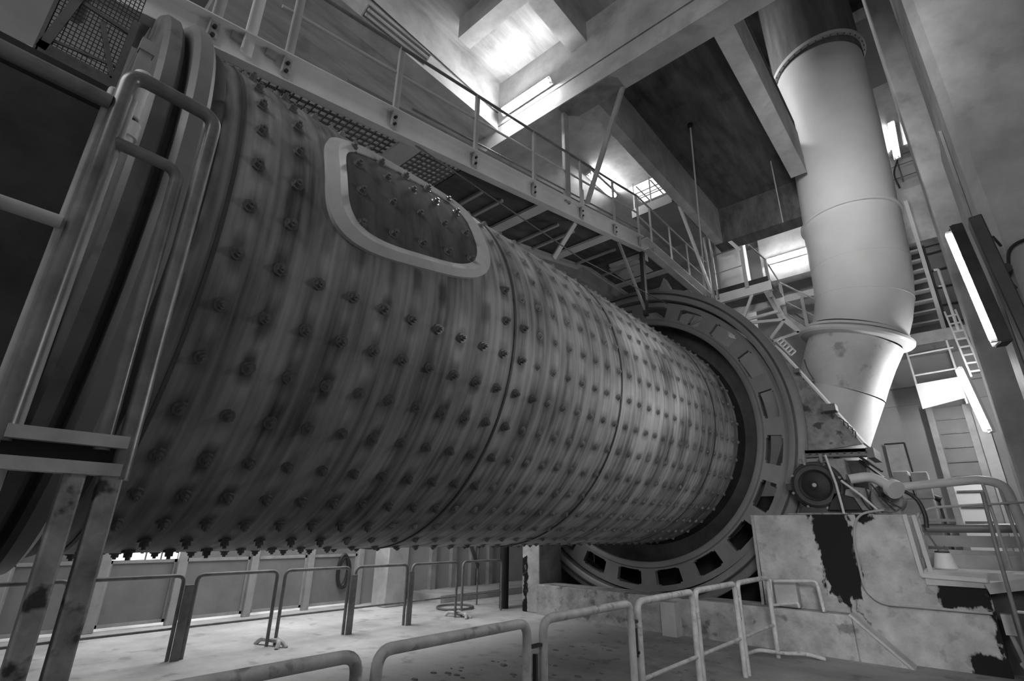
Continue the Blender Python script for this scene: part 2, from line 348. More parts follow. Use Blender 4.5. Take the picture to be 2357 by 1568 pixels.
NA = 160; yr = [.6 + i * (11.0 - .6) / 40 for i in range(41)]
vs = [tuple(P(MR, 180 + 360 * j / NA, y) - V((MX, 5.3, 0))) for y in yr for j in range(NA)]
fs = [(i * NA + j, i * NA + (j + 1) % NA, (i + 1) * NA + (j + 1) % NA, (i + 1) * NA + j) for i in range(40) for j in range(NA)]
me = bpy.data.meshes.new('shell'); me.from_pydata(vs, [], fs); uvl = me.uv_layers.new(name='UVMap')
for p in me.polygons:
    for li in p.loop_indices:
        vi = me.loops[li].vertex_index; j = vi % NA; y = yr[vi // NA]
        if p.index % NA == NA - 1 and j == 0: j = NA
        uvl.data[li].uv = ((180 + 360 * j / NA) / 9.0, (y - 5.91) / .275)
me.polygons.foreach_set('use_smooth', [True] * len(me.polygons)); me.materials.append(K['shell'])
bm = bmesh.new(); bm.from_mesh(me); bmesh.ops.recalc_face_normals(bm, faces=bm.faces); bm.to_mesh(me); bm.free()
sh = bpy.data.objects.new('shell', me); C_.objects.link(sh); sh.parent = mill; sh['label'] = 'blotched grey cylindrical drum shell'
K['seam'] = mat('seam_line', .08, .5)
Y1 = (0, 1, 0)
for y in (.83, 3.58, 5.70, 8.9):
    m = M(); m.lathe([(y - .012, MR - .01), (y - .012, MR + .012), (y + .012, MR + .012), (y + .012, MR - .01)], AX, Y1, 120); m.build('weld_seam', 'seam', mill)
m = M(); m.lathe([(.60, MR + .05), (.64, MR + .03), (.70, MR + .012), (.72, MR - .01)], AX, Y1, 140); m.build('grease_band', 'black', mill)
# feed end: rim flanges, end cone, trunnion
m = M(); m.lathe([(.47, 2.0), (.47, 2.23), (.50, 2.27), (.58, 2.27), (.61, 2.23), (.61, 2.0)], AX, Y1, 140); m.build('end_flange', 'gear', mill)
m = M(); m.lathe([(.30, 2.0), (.30, 2.20), (.33, 2.23), (.40, 2.23), (.43, 2.19), (.43, 2.0)], AX, Y1, 140); m.build('end_flange', 'mid', mill)
m = M(); m.lathe([(.47, 2.1), (.42, 2.12), (.33, 2.12), (.29, 2.0), (.25, 1.5), (.22, 1.2)], AX, Y1, 120); m.build('end_head', 'mid', mill)
m = M(); m.lathe([(.1, 1.15), (-1.6, 1.15), (-1.6, .2)], AX, Y1, 64); m.build('trunnion', 'mid', mill)
# bolts: one master mesh (washer plate, nut, stud), the nearest hundred as parts, the rest as stuff
def bolt_geo(mm, F):
    def q(p): return F @ V(p)
    def ring(r0, z0, r1, z1, n, cap):
        vs = [q((math.cos(2 * PI * i / n) * r, math.sin(2 * PI * i / n) * r, z)) for r, z in ((r0, z0), (r1, z1)) for i in range(n)]
        fs = [(i, (i + 1) % n, n + (i + 1) % n, n + i) for i in range(n)]
        if cap: fs.append(tuple(range(n, 2 * n)))
        mm.add(vs, fs)
    ring(.048, -.01, .046, .014, 8, True); ring(.030, .014, .030, .046, 6, True); ring(.015, .046, .015, .066, 6, True)
K['bolt'] = mat('greasy_liner_bolt', .15, .35, var=.4, scale=15)
def frame_at(a, y, r=MR):
    n = (P(1, a, 0) - V((MX, 0, MZ))).normalized(); t = V((0, 1, 0)); s_ = t.cross(n)
    F = Matrix((s_, t, n)).transposed().to_4x4(); F.translation = P(r, a, y); return F
spots_ = []
for kk in range(-18, 16):
    y = 5.91 + .275 * kk
    if abs(y - 3.58) < .06: pass
    for j in range(40):
        a = j * 9.0; aa = (a + 180) % 360 - 180
        if 1.35 < y < 3.35 and -1 < aa < 44: continue
        vis = (V((0, 0, 1.6)) - P(MR, a, y)).normalized().dot((P(1, a, 0) - AX).normalized())
        spots_.append((0 if vis > -.16 else 1, (P(MR, a, y) - V((0, 0, 1.6))).length, a, y))
spots_.sort()
mb = M(); bolt_geo(mb, Matrix.Identity(4)); b0 = None
for i, (_, _, a, y) in enumerate(spots_[:100]):
    if b0 is None:
        b0 = mb.build('liner_bolt', 'bolt', mill); W[b0.name] = V((0, 0, 0))
        me0 = b0.data
        for vtx in me0.vertices: vtx.co += V((MX, 5.3, 0))
        o = b0
    else: o = b0.copy(); C_.objects.link(o); o.parent = mill
    F = frame_at(a, y); F.translation = F.translation - V((MX, 5.3, 0)); o.matrix_local = F
mb = M()
for _, _, a, y in spots_[100:]: bolt_geo(mb, frame_at(a, y) @ Matrix.Diagonal((.9, .9, .75 if y < 3 else .5, 1)))
K['bolt_dusty'] = mat('dusty_liner_bolt', .26, .6, var=.4, scale=9)
o = mb.build('liner_bolt_rows', 'bolt_dusty', mill, smooth=False); o['kind'] = 'stuff'
# manhole: raised rounded frame and bolted cover following the curve
def on_shell(y, a, h): return P(MR + h, a, y)
def sup(cy_, ca, ry, ra, t, e=.55):
    c, s_ = math.cos(t), math.sin(t)
    return cy_ + ry * abs(c) ** e * (1 if c > 0 else -1), ca + ra * abs(s_) ** e * (1 if s_ > 0 else -1)
def ring_plate(name, mt_, k0, k1, h0, h1, h2, skew=5.0):
    mm = M(); n = 72; rows = []
    for (k, h) in ((k0, 0.0), (k0, h0), ((k0 + k1) / 2, h1), (k1, h0), (k1, h2)):
        g = []
        for j in range(n):
            y, a = sup(2.36, 21.5, .88 * k, 17.5 * k, 2 * PI * j / n); a += skew * (y - 2.36)
            g.append(on_shell(y, a, h))
        rows.append(g)
    vs = [p for g in rows for p in g]
    fs = [(i * n + j, i * n + (j + 1) % n, (i + 1) * n + (j + 1) % n, (i + 1) * n + j) for i in range(4) for j in range(n)]
    mm.add(vs, fs); return mm.build(name, mt_, mill)
K['mh'] = mat('pale_worn_frame', .52, .5, var=.15, scale=3); K['mhc'] = mat('dark_cover', .09, .8, var=.5, scale=2.5, streak=(1, 3, .7))
ring_plate('manhole_frame', 'mh', 1.04, .84, .035, .07, .0)
mm = M(); n = 72; vs = []; fs = []
for k in (.86, .7, .5, .3, .1):
    for j in range(n):
        y, a = sup(2.36, 21.5, .88 * k, 17.5 * k, 2 * PI * j / n); a += 5 * (y - 2.36); vs.append(on_shell(y, a, .02 + .02 * (1 - k)))
fs = [(i * n + j, i * n + (j + 1) % n, (i + 1) * n + (j + 1) % n, (i + 1) * n + j) for i in range(4) for j in range(n)] + [tuple(range(4 * n, 5 * n))]
mm.add(vs, fs); cov = mm.build('manhole_cover', 'mhc', mill)
for yy in (1.75, 2.05, 2.35, 2.65, 2.95):
    for aa in (10, 19, 28, 35):
        a = aa + 5 * (yy - 2.36)
        o = b0.copy(); C_.objects.link(o); o.parent = cov; o.name = 'cover_bolt'
        F = frame_at(a, yy, MR + .02); F.translation = F.translation - V((MX, 5.3, 0)); o.matrix_local = F
# discharge end: dark collar, girth gear with windows
m = M(); m.lathe([(9.9, MR - .02), (10.35, MR + .04), (10.42, 2.62)], AX, Y1, 120); m.build('dark_collar', 'dark', mill)
m = M(); m.lathe([(10.6, 2.1), (10.8, 1.5), (11.5, 1.2), (14.2, 1.2)], AX, Y1, 64); m.build('trunnion', 'mid', mill)
def polar(name, mt_, rs, na, mask, y0, y1, parent, a0=0.0, **kw):
    mm = M()
    for ri in range(len(rs) - 1):
        for j in range(na):
            if not mask(ri, j): continue
            A, B = a0 + 360 * j / na, a0 + 360 * (j + 1) / na
            q = [P(rs[ri], A, y0), P(rs[ri + 1], A, y0), P(rs[ri + 1], B, y0), P(rs[ri], B, y0)]
            q2 = [p + V((0, y1 - y0, 0)) for p in q]
            fs_ = [(0, 1, 2, 3), (7, 6, 5, 4)]
            if ri == 0 or not mask(ri - 1, j): fs_.append((0, 3, 7, 4))
            if ri == len(rs) - 2 or not mask(ri + 1, j): fs_.append((1, 5, 6, 2))
            if not mask(ri, (j - 1) % na): fs_.append((0, 4, 5, 1))
            if not mask(ri, (j + 1) % na): fs_.append((3, 2, 6, 7))
            mm.add(q + q2, fs_)
    return mm.build(name, mt_, parent, **kw)
def gmask(ri, j):
    ph = j % 16
    if ri in (2, 3, 4): return ph < 6
    if ri in (1, 5): return ph < 6 or ph in (6, 15)
    return True
gg = polar('girth_gear', 'gear', [2.50, 2.65, 2.67, 2.72, 2.86, 2.91, 2.93, 3.03], 336, gmask, 10.02, 10.12, mill, a0=-80 - 10.5 * 360 / 336)
m = M(); m.lathe([(10.0, 2.50), (9.98, 2.53), (9.98, 2.60), (10.02, 2.62)], AX, Y1, 120); m.build('gear_lip', 'gear', gg)
m = M(); m.lathe([(10.12, 2.98), (10.5, 2.98), (10.5, 3.03), (10.12, 3.03)], AX, Y1, 120); m.build('gear_rim', 'mid', gg)

# ================================================================ GEAR GUARD
gd = thing('gear_guard', 'fixed grey casing ring round the girth gear with a slanted blotched side plate', 'guard', (MX, 10.3, 0))
m = M(); m.lathe([(9.88, 3.06), (9.86, 3.10), (9.86, 3.16), (9.90, 3.19), (9.92, 3.30), (9.95, 3.33), (10.75, 3.33), (10.75, 3.06), (9.88, 3.06)], AX, Y1, 140); m.build('guard_ring', 'gear', gd)
m = M(); m.lathe([(9.84, 3.175), (9.845, 3.19), (9.85, 3.205)], AX, Y1, 140); m.build('ring_groove', 'dark', gd)
poly = [(MX + 3.2 * math.cos(math.radians(t)), MZ + 3.2 * math.sin(math.radians(t))) for t in (-11, -5, 1, 7, 13, 19, 24)]
poly = poly + [(-2.20, 4.88), (-1.19, 2.97), (-2.06, 2.90)]
m = M(); m.prism(poly, 'y', 9.98, 10.03); m.build('side_plate', 'guardp', gd, smooth=False)
m = M(); m.bar((-2.20, 10.35, 4.90), (-1.17, 10.35, 2.98), .75, .03, up=(.88, 0, .47)); m.build('edge_strip', 'white', gd)
m = M(); m.bar((-2.02, 10.3, 2.90), (-1.13, 10.3, 2.86), .8, .05); m.bar((-2.02, 9.93, 2.87), (-1.10, 9.93, 2.83), .06, .12); m.box(-1.15, -1.05, 9.9, 10.7, 2.74, 2.9)
fl = m.build('split_flange', 'mid', gd)
for i in range(9):
    m = M(); m.cyl((-1.95 + i * .1, 9.88, 2.86 - i * .004), (-1.95 + i * .1, 9.93, 2.86 - i * .004), .018, n=6); m.build('bolt', 'dark', fl)
m = M()
for i in range(6): pass
q0, q1 = V((-2.17, 10.0, 4.98)), V((-1.98, 10.0, 4.66)); dd = (q1 - q0)
m.bar(q0, q1, .02, .03, up=(1, 0, .6)); m.bar(q0 + V((.09, 0, .06)), q1 + V((.09, 0, .06)), .02, .03, up=(1, 0, .6))
for i in range(6): p = q0 + dd * i / 5; m.bar(p, p + V((.09, 0, .06)), .02, .04, up=(0, 1, 0))
m.build('slotted_bracket', 'white', gd)
m = M(); m.box(-1.62, -1.42, 9.75, 10.0, 3.52, 3.64); m.build('pull_box', 'mid', gd, bevel=.01)
m = M(); m.box(-1.95, -1.86, 9.85, 9.98, 4.28, 4.36); m.build('clamp', 'mid', gd, bevel=.01)
m = M()
for dx, dz in ((0, 0), (.05, -.06), (.10, -.14), (.13, -.20)): m.tube([(-1.42 + dx, 9.9, 3.42 + dz), (-1.36 + dx, 9.88, 3.36 + dz), (-1.37 + dx, 9.87, 3.27 + dz)], .008, 6)
m.build('loose_wire', 'hoseb', gd)
# lower outer casing below the split, left and right
m = M(); m.prism([(-2.33, 1.88), (-2.06, 1.88), (-1.72, 2.3), (-1.62, 2.84), (-2.02, 2.88), (-2.15, 2.6)], 'y', 9.98, 10.6); m.build('lower_casing', 'guardp', gd, smooth=False)
m = M(); m.bar(P(3.36, -155, 9.9), P(3.36, -128, 9.9), .25, .05, up=P(1, -141, 0) - AX); m.build('foot_flange', 'gear', gd)
for a_ in (84, 96): pass
m = M(); m.prism([(-4.35, 6.66), (-4.05, 6.55), (-4.2, 6.95)], 'y', 9.9, 10.1); m.build('lifting_lug', 'gear', gd)

# ================================================================ DUCT
du = thing('exhaust_duct', 'big pale vertical ventilation duct bending down towards the mill', 'duct', (-.8, 12, 2.2))
def ringpath(st, name, mt_, n=56, parent=du):   # stations: (x, y, z, radius); rings stay near horizontal, tilting with the bend
    mm = M(); rows = []
    for i, (x, y, z, r) in enumerate(st):
        a = st[max(0, i - 1)]; b = st[min(len(st) - 1, i + 1)]; t = V((b[0] - a[0], b[1] - a[1], b[2] - a[2])).normalized()
        if t.z < 0: t = -t
        ux = V((1, 0, 0)); ux = (ux - t * ux.dot(t)).normalized(); uy = t.cross(ux)
        rows.append([V((x, y, z)) + (ux * math.cos(2 * PI * j / n) + uy * math.sin(2 * PI * j / n)) * r for j in range(n)])
    vs = [p for g in rows for p in g]
    mm.add(vs, [(i * n + j, i * n + (j + 1) % n, (i + 1) * n + (j + 1) % n, (i + 1) * n + j) for i in range(len(rows) - 1) for j in range(n)])
    return mm.build(name, mt_, parent)
ringpath([(-.62, 12, 16.5, .98), (-.63, 12, 12.2, .94)], 'upper_pipe', 'duct_d')
ringpath([(-.63, 12, 12.40, .93), (-.65, 12, 10.28, .90), (-.70, 12, 9.0, .89), (-.75, 12, 8.02, .88)], 'pipe', 'duct')
ringpath([(-.75, 12, 7.98, .90), (-.77, 12, 7.4, .89), (-.79, 12, 6.9, .88), (-.82, 12, 6.5, .87), (-.87, 12, 6.15, .857), (-.96, 12, 5.8, .845), (-1.06, 12, 5.52, .83)], 'elbow_pipe', 'duct')
for x_, z_, t_ in ((-.79, 6.9, .06), (-.87, 6.15, .2)):
    m = M(); m.lathe([(-.008, .86), (-.006, .884 if z_ > 6.5 else .864), (.006, .884 if z_ > 6.5 else .864), (.008, .85)], (x_, 12, z_), (math.sin(t_), 0, math.cos(t_)), 72); m.build('weld_seam', 'duct', du)
def fl_ring(x, z, r0, r1, h, tilt, name, mt_):
    mm = M(); mm.lathe([(-h, r0), (-h, r1), (0, r1 + .005), (h, r1), (h, r0)], (x, 12, z), (math.sin(tilt), 0, math.cos(tilt)), 72); return mm.build(name, mt_, du)
f1 = fl_ring(-.63, 12.34, .9, 1.03, .045, -.13, 'flange', 'duct'); f2 = fl_ring(-.75, 8.0, .86, .945, .025, .02, 'flange', 'duct')
for i in range(40):
    a = 2 * PI * i / 40; m = M(); p = V((-.63 + .985 * math.cos(a), 12 + .985 * math.sin(a), 12.27 + .128 * math.cos(a))); m.cyl(p, p + V((0, 0, .14)), .014, n=6); m.build('flange_bolt', 'mid', f1)
m = M(); tl = .30; ax_ = (math.sin(tl), 0, math.cos(tl))
m.lathe([(-.10, .80), (-.07, .97), (-.03, 1.0), (.02, 1.0), (.05, .95), (.06, .85)], (-1.16, 12, 5.36), ax_, 72); m.build('collar', 'duct', du)
m = M(); m.lathe([(.06, .80), (.07, .90), (.12, .905), (.14, .84)], (-1.16, 12, 5.38), ax_, 72); m.build('seal_ring', 'duct', du)
ringpath([(-1.16, 12, 5.32, .83), (-1.34, 12, 4.95, .80), (-1.52, 12, 4.55, .78), (-1.62, 12, 4.30, .77)], 'worn_cone', 'duct_w')
ringpath([(-1.62, 12, 4.30, .765), (-1.86, 12, 3.75, .74), (-2.2, 12, 3.0, .72), (-2.55, 12, 2.25, .70)], 'lower_pipe', 'white')
m = M(); m.box(-1.98, -1.90, 11.2, 11.3, 4.42, 4.5); m.build('clip', 'steel', du)
m = M(); m.tube(fillet([(-2.0, 11.25, 4.9), (-1.98, 11.22, 4.7), (-1.9, 11.2, 4.46)], .1), .012, 6); m.build('wire', 'mid', du)

# ================================================================ LAMPS
def lamp(label, c, d, nrm, L_=1.25, w_=.16, mt_='light_steel', group=None, on=True, watts=None, tubes=1, lip=False):
    c = V(c); d = V(d).normalized(); nrm = V(nrm); nrm = (nrm - d * nrm.dot(d)).normalized(); sd = d.cross(nrm)
    t = thing('fluorescent_lamp', label, 'lamp', c, group)
    m = M(); p, q = c - d * L_ / 2, c + d * L_ / 2
    if not lip: w_ *= .75
    m.bar(p, q, w_, .04, up=nrm)
    for k in (-1, 1): m.bar(p + sd * k * w_ / 2 + nrm * (.03 if lip else .01), q + sd * k * w_ / 2 + nrm * (.03 if lip else .01), .012, .10 if lip else .05, up=nrm)
    for e in (p, q): m.bar(e + sd * w_ / 2 + nrm * .02, e - sd * w_ / 2 + nrm * .02, .02, .08, up=nrm)
    m.build('housing', mt_, t)
    offs = [0] if tubes == 1 else [-.04, .04]
    for o_ in offs:
        m = M(); m.cyl(p + d * .05 + nrm * .085 + sd * o_, q - d * .05 + nrm * .085 + sd * o_, .022, n=12)
        e_ = (watts or TUBE_W) / (PI * 2 * PI * .022 * (L_ - .1) * len(offs))
        m.build('tube', emit('lit_tube', e_) if on else 'white', t)
        for e in (p + d * .035, q - d * .035):
            m = M(); m.bar(e - d * .012 + nrm * .065 + sd * o_, e + d * .012 + nrm * .065 + sd * o_, .04, .07, up=nrm); m.build('lamp_holder', 'white', t)
    return t
G = 'lit fluorescent lamps'
lamp('bright tube lamp fixed on the side of the concrete cross beam', (-4.95, 5.96, 9.62), (1, 0, 0), (0, -.8, -.6), tubes=2, w_=.2, mt_='white', watts=170)
lamp('bright tube lamp above the walkway beside the tall hanger', (-5.5, 9.65, 9.96), (0, 1, 0), (.35, 0, -1), tubes=2, w_=.2, mt_='white', watts=120)
lamp('bright tube lamp on the beam behind the big duct', (-2.55, 14.94, 9.12), (1, 0, 0), (0, -1, -.3), tubes=2, w_=.2, mt_='white', L_=1.3, watts=85)
lamp('bright upright tube lamp on the high gallery wall right of the duct', (.50, 15.93, 12.2), (.08, 0, 1), (-.3, -1, 0), tubes=2, w_=.2, mt_='white', watts=110)
lamp('very bright upright tube lamp left of the square column, beside the white board', (.425, 12.5, 3.97), (-.11, 0, 1), (-1, -.45, -.1), w_=.17, tubes=2, mt_='white', watts=190)
fg = lamp('large foreground tube lamp with dark reflector hung from the right column', (.475, 6.02, 3.80), (-.055, 0, 1), (-1, -.25, 0), w_=.16, mt_='dark', tubes=1, watts=75, L_=1.2, lip=True)
m = M(); m.bar((.575, 6.0, 4.42), (.655, 6.0, 3.05), .22, .10, up=(1, 0, .05)); m.build('reflector_back', 'dark', fg, bevel=.01)
for z in (4.2, 3.75, 3.3):
    m = M(); m.tube([(.60, 6.0, z), (.66, 6.05, z + .03), (.715, 6.28, z + .02)], .012, 8); m.build('arm', 'dark', fg)
off = lamp('unlit twin tube lamp hanging above the walkway rail', (-5.45, 3.25, 9.12), (.03, 1, .0), (.5, 0, -1), tubes=2, w_=.2, mt_='light_steel', on=False, L_=1.2, lip=True)
m = M(); m.tube([(-5.5, 3.35, 9.16), (-5.6, 3.5, 9.5), (-5.78, 3.7, 9.75)], .008, 6); m.build('lamp_cord', 'hoseb', off)
m = M(); m.tube([(-5.77, 2.4, 9.86), (-5.77, 5.0, 9.78), (-5.77, 6.0, 9.76)], .012, 6)
single('ceiling_cable', m, 'hoseb', 'thin black cable running along the bright girder above the unlit lamp', 'cable')
m = M(); m.tube(fillet([(3.2, 6.28, 4.26), (.98, 6.28, 4.24), (.76, 6.28, 4.2), (.70, 6.32, 3.9)], .12), .014, 8)
cb_ = single('column_cable', m, 'hoseb', 'black cable bending down the big right column into a box', 'cable')
m = M(); m.cyl((.69, 6.31, 3.98), (.69, 6.26, 3.98), .05); m.build('junction_box', 'dark', cb_)
m = M(); m.tube([(.69, 6.31, 3.95), (.69, 6.31, 1.4)], .016, 8); m.build('conduit', 'light_steel', cb_)

# ================================================================ CONVEYOR WALKWAY
NX, FX = -4.3, -5.62
def zb(y): return 5.41 + .205 * y if y < 9.1 else 7.30
wk = thing('conveyor_walkway', 'long steel conveyor walkway with railings, rising past the mill and hung from the beams', 'walkway', (NX, 9, 5.2))
def part(name, mt_, mm, **k): return mm.build(name, mt_, wk, **k)
for X, sd in ((NX, -1), (FX, 1)):
    m = M()
    m.channel((X, -1.5, zb(-1.5) + .17), (X, 9.1, 7.275 + .17), .35, .11, .014, side=1 if X == NX else -1); part('stringer', 'chan', m)
    m = M(); m.channel((X, 9.1, 7.45), (X, 13.1, 7.45), .28, .17, .016, side=1 if X == NX else -1); part('stringer', 'chan', m)
m = M(); m.bar((NX + .01, 9.05, 7.28), (NX + .01, 9.35, 7.3), .02, .3); part('splice_plate', 'chan', m)
def post(X, y, zlo, zhi, w_=.085): 
    m = M(); m.bar((X + .035, y, zlo), (X + .035, y, zhi), w_, .012, up=(1, 0, 0)); m.bar((X + .05, y - w_ / 2, zlo + .02), (X + .05, y - w_ / 2, zhi), .01, .04, up=(1, 0, 0)); return m
for y in (.70, 1.36, 2.65, 4.0, 5.33, 6.72, 7.93):
    p_ = part('post', 'light_steel', post(NX, y, zb(y) + .10, zb(y) + 1.38))
    for dz in (.16, .26): m = M(); m.cyl((NX + .04, y, zb(y) + dz), (NX + .075, y, zb(y) + dz), .018, n=6); m.build('bolt', 'dark', p_)
for y in (9.0, 9.62, 10.67, 11.72, 12.68): part('post', 'light_steel', post(NX, y, 7.38, 8.66))
part('hanger', 'chan', post(NX + .02, .99, zb(1) + .12, 10.3, .10))
m = M(); m.channel((NX + .05, 6.28, 7.0), (NX + .05, 6.28, 8.98), .14, .06, .012, side=1, up=(0, 1, 0)); part('hanger', 'steel', m)
m = M(); m.bar((-3.12, 6.42, 8.98), (NX + .04, 6.9, 7.3), .09, .05, up=(0, 1, 0)); part('hanger_brace', 'steel', m)
m = M(); m.bar((NX + .03, 6.75, 6.95), (NX + .03, 6.75, 7.55), .10, .03, up=(1, 0, 0)); part('hanger_plate', 'chan', m)
m = M(); m.tube([(NX + .05, 1.36, zb(1.36) + 1.38), (NX + .05, 7.93, zb(7.93) + 1.38), (NX + .05, 9.0, 8.66)], .022, 8); part('handrail', 'mid', m)
m = M(); m.tube([(NX + .05, 9.0, 8.66), (NX + .05, 13.0, 8.68)], .022, 8); part('handrail', 'steel', m)
m = M(); m.tube([(NX + .03, 1.2, zb(1.2) + .96), (NX + .03, 9.0, zb(9.0) + .96)], .018, 8); part('knee_rail', 'light_steel', m)
m = M(); m.tube([(NX + .03, 9.0, 8.15), (NX + .03, 13.0, 8.15)], .018, 8); part('knee_rail', 'light_steel', m)
m = M(); m.tube([(NX + .02, 2.9, zb(2.9) + .55), (NX + .02, 9.0, zb(9.0) + .55)], .014, 8); part('lower_rail', 'mid', m)
# deck and conveyor body behind the railing
m = M(); m.bar(((NX + FX) / 2, 3.9, zb(3.9) + .10), ((NX + FX) / 2, 9.1, 7.37), FX * -1 + NX - .02, .03); part('deck', 'conc_dark', m)
m = M(); m.bar(((NX + FX) / 2, 9.1, 7.38), ((NX + FX) / 2, 13.1, 7.38), FX * -1 + NX - .02, .03); part('deck', 'mid', m)
m = M(); 
for i in range(38):
    y = .80 + i * .083; m.bar((FX + .05, y, zb(y) + .12), (NX - .05, y, zb(y) + .12), .012, .03)
for i in range(14):
    x = FX + .1 + i * .092; m.bar((x, .8, zb(.8) + .12), (x, 3.9, zb(3.9) + .12), .01, .03)
part('grating', 'grate', m)
m = M(); m.bar((NX - .42, 2.25, zb(2.25) + .66), (NX - .42, 9.3, 7.3 + .66), .02, .50); cs = part('conveyor_side', 'gate', m)
for y in (3.8, 5.9, 7.6):
    m = M(); m.bar((NX - .40, y, zb(y) + .45), (NX - .40, y, zb(y) + .88), .04, .02, up=(1, 0, 0)); m.build('joint_strip', 'mid', cs)
m = M(); m.box(NX - .40, NX - .39, 5.62, 5.72, 7.22, 7.36); m.build('white_tag', 'white', cs)
m = M(); m.bar((NX - .42, -1.5, zb(-1.5) + .56), (NX - .42, 2.1, zb(2.1) + .50), .03, .16); part('idler_frame', 'dark', m)
for i in range(6):
    y = -.6 + i * .45; m = M(); m.cyl((NX - .35, y, zb(y) + .62), (FX + .3, y, zb(y) + .62), .06, n=16); part('idler_roller', 'mid', m)
for y in (.86, 1.17):
    m = M(); m.box(NX - .10, NX + .05, y - .02, y + .08, zb(y) + .26, zb(y) + .36); part('bracket', 'steel', m)
for y, w_ in ((2.95, .26), (5.62, .2), (7.68, .2), (10.3, .16), (11.7, .14)):
    m = M(); z = zb(y) + .02; m.bar((NX + .02, y, z), (FX - .05, y, z), w_, .05); m.bar((NX, y, z + .05), (FX, y, z + .05), .02, .09); part('cross_beam', 'chan', m)
for y in (4.5, 4.95, 6.45, 6.95, 8.5, 9.6, 11.1): 
    m = M(); z = zb(y) + .04; m.bar((NX - .3, y, z), (FX - .05, y, z), .05, .04); part('deck_rib', 'light_steel', m)
m = M(); m.bar((FX + .7, 9.42, 7.34), (FX + .7, 10.15, 7.34), .75, .02); pn = part('underside_panel', 'chan', m)
m = M(); sc = [(-4.93 + .04 * math.sin(i * 1.9), 9.62 + i * .022, 7.325) for i in range(14)]; m.tube(sc, .006, 5); m.build('paint_scrawl', 'mid', pn)
m = M(); m.bar((FX + .1, 5.4, 5.2), (FX + .1, 5.4, zb(5.4) + .02), .09, .05, up=(1, 0, 0)); part('support_leg', 'chan', m)
m = M(); m.bar((NX - .05, 6.62, zb(6.6) + .02), (NX - .35, 6.35, 6.05), .08, .04, up=(1, 0, 0)); part('support_brace', 'chan', m)
m = M(); m.channel((FX + .05, 8.7, 7.08), (FX + .05, 11.1, 7.1), .22, .14, .015, side=-1); part('lower_beam', 'light_steel', m)
m = M(); m.bar((NX + .02, 9.02, 5.75), (NX + .02, 9.08, 7.26), .10, .08, up=(1, 0, 0)); part('support_leg', 'dark', m)
m = M(); m.bar((NX, 8.10, zb(8.1) - .01), (NX + .02, 9.02, 5.85), .06, .04, up=(1, 0, 0)); part('support_brace', 'steel', m)
m = M(); m.bar((FX + .45, 9.25, 7.3), (NX, 9.25, 7.3), .1, .06); part('cross_beam', 'chan', m)
# struts to the ceiling near the landing
m = M(); m.bar((-3.75, 9.3, 9.8), (-4.15, 12.95, 7.55), .12, .05, up=(1, 0, 0)); part('hanger_brace', 'chan', m)
m = M(); m.tube([(-2.95, 9.21, 10.04), (-4.36, 13.0, 7.6)], .018, 8); part('hanger_rod', 'light_steel', m)
m = M(); m.cyl((-2.95, 9.21, 10.0), (-2.95, 9.21, 10.049), .06, n=12); part('ceiling_anchor', 'black', m)
m = M(); m.tube([(-1.95, 11.6, 10.04), (-1.95, 11.6, 8.3)], .014, 8); single('hanging_rod', m, 'steel', 'thin rod hanging from the dark slab just left of the duct', 'rod')
for x in (-4.17, -4.02):
    m = M(); m.bar((x, 12.9, 7.45), (x, 12.85, 10.0), .07, .05, up=(1, 0, 0)); part('hanger', 'steel', m)
m = M(); m.bar((-3.93, 12.8, 9.7), (-3.28, 12.9, 8.65), .09, .04, up=(0, 1, 0)); part('hanger_brace', 'chan', m)
# landing, far flight and trusses
for y in (12.95, 14.15):
    m = M(); m.channel((-4.1, y, 7.48), (-2.7, y, 7.48), .26, .1, .014, side=1 if y > 13 else -1); part('landing_beam', 'chan', m)
m = M(); m.box(-4.1, -2.72, 13.0, 14.1, 7.56, 7.60); part('landing_deck', 'mid', m)
m = M(); m.box(-4.1, -2.75, 12.94, 12.96, 7.6, 7.74); part('toe_board', 'dark', m)
for x in (-3.26,): m = M(); m.bar((x, 12.9, 7.55), (x, 12.9, 8.78), .09, .04, up=(0, 1, 0)); part('post', 'light_steel', m)
m = M(); m.tube([(-4.1, 12.92, 8.76), (-3.26, 12.92, 8.78)], .02, 8); part('handrail', 'mid', m)
m = M(); m.tube([(-4.1, 12.92, 8.2), (-3.26, 12.92, 8.22)], .016, 8); part('knee_rail', 'steel', m)
m = M(); m.channel((-2.8, 12.95, 7.42), (-2.83, 14.35, 7.08), .22, .1, .014, side=-1); part('stringer', 'chan', m)
m = M(); m.channel((-2.83, 14.4, 7.08), (-1.5, 14.5, 5.5), .24, .1, .014, side=1); part('stair_stringer', 'steel', m)
for (x, y, z0) in ((-2.78, 13.1, 7.2), (-2.8, 14.45, 7.05), (-2.35, 14.48, 6.5), (-1.9, 14.5, 6.0)):
    m = M(); m.bar((x, y, z0), (x, y, z0 + 1.08), .08, .04, up=(0, 1, 0)); part('post', 'steel', m)
m = M(); m.tube([(-2.78, 11.75, 8.1), (-2.78, 13.1, 8.3), (-2.8, 14.45, 8.15), (-1.5, 14.5, 6.9)], .02, 8); part('handrail', 'steel', m)
m = M(); m.tube([(-2.78, 13.1, 7.75), (-2.8, 14.45, 7.6), (-1.5, 14.5, 6.35)], .016, 8); part('knee_rail', 'steel', m)
m = M(); m.tube([(-2.6, 14.6, 7.2), (-1.5, 14.6, 5.9)], .016, 8); part('knee_rail', 'dark', m)
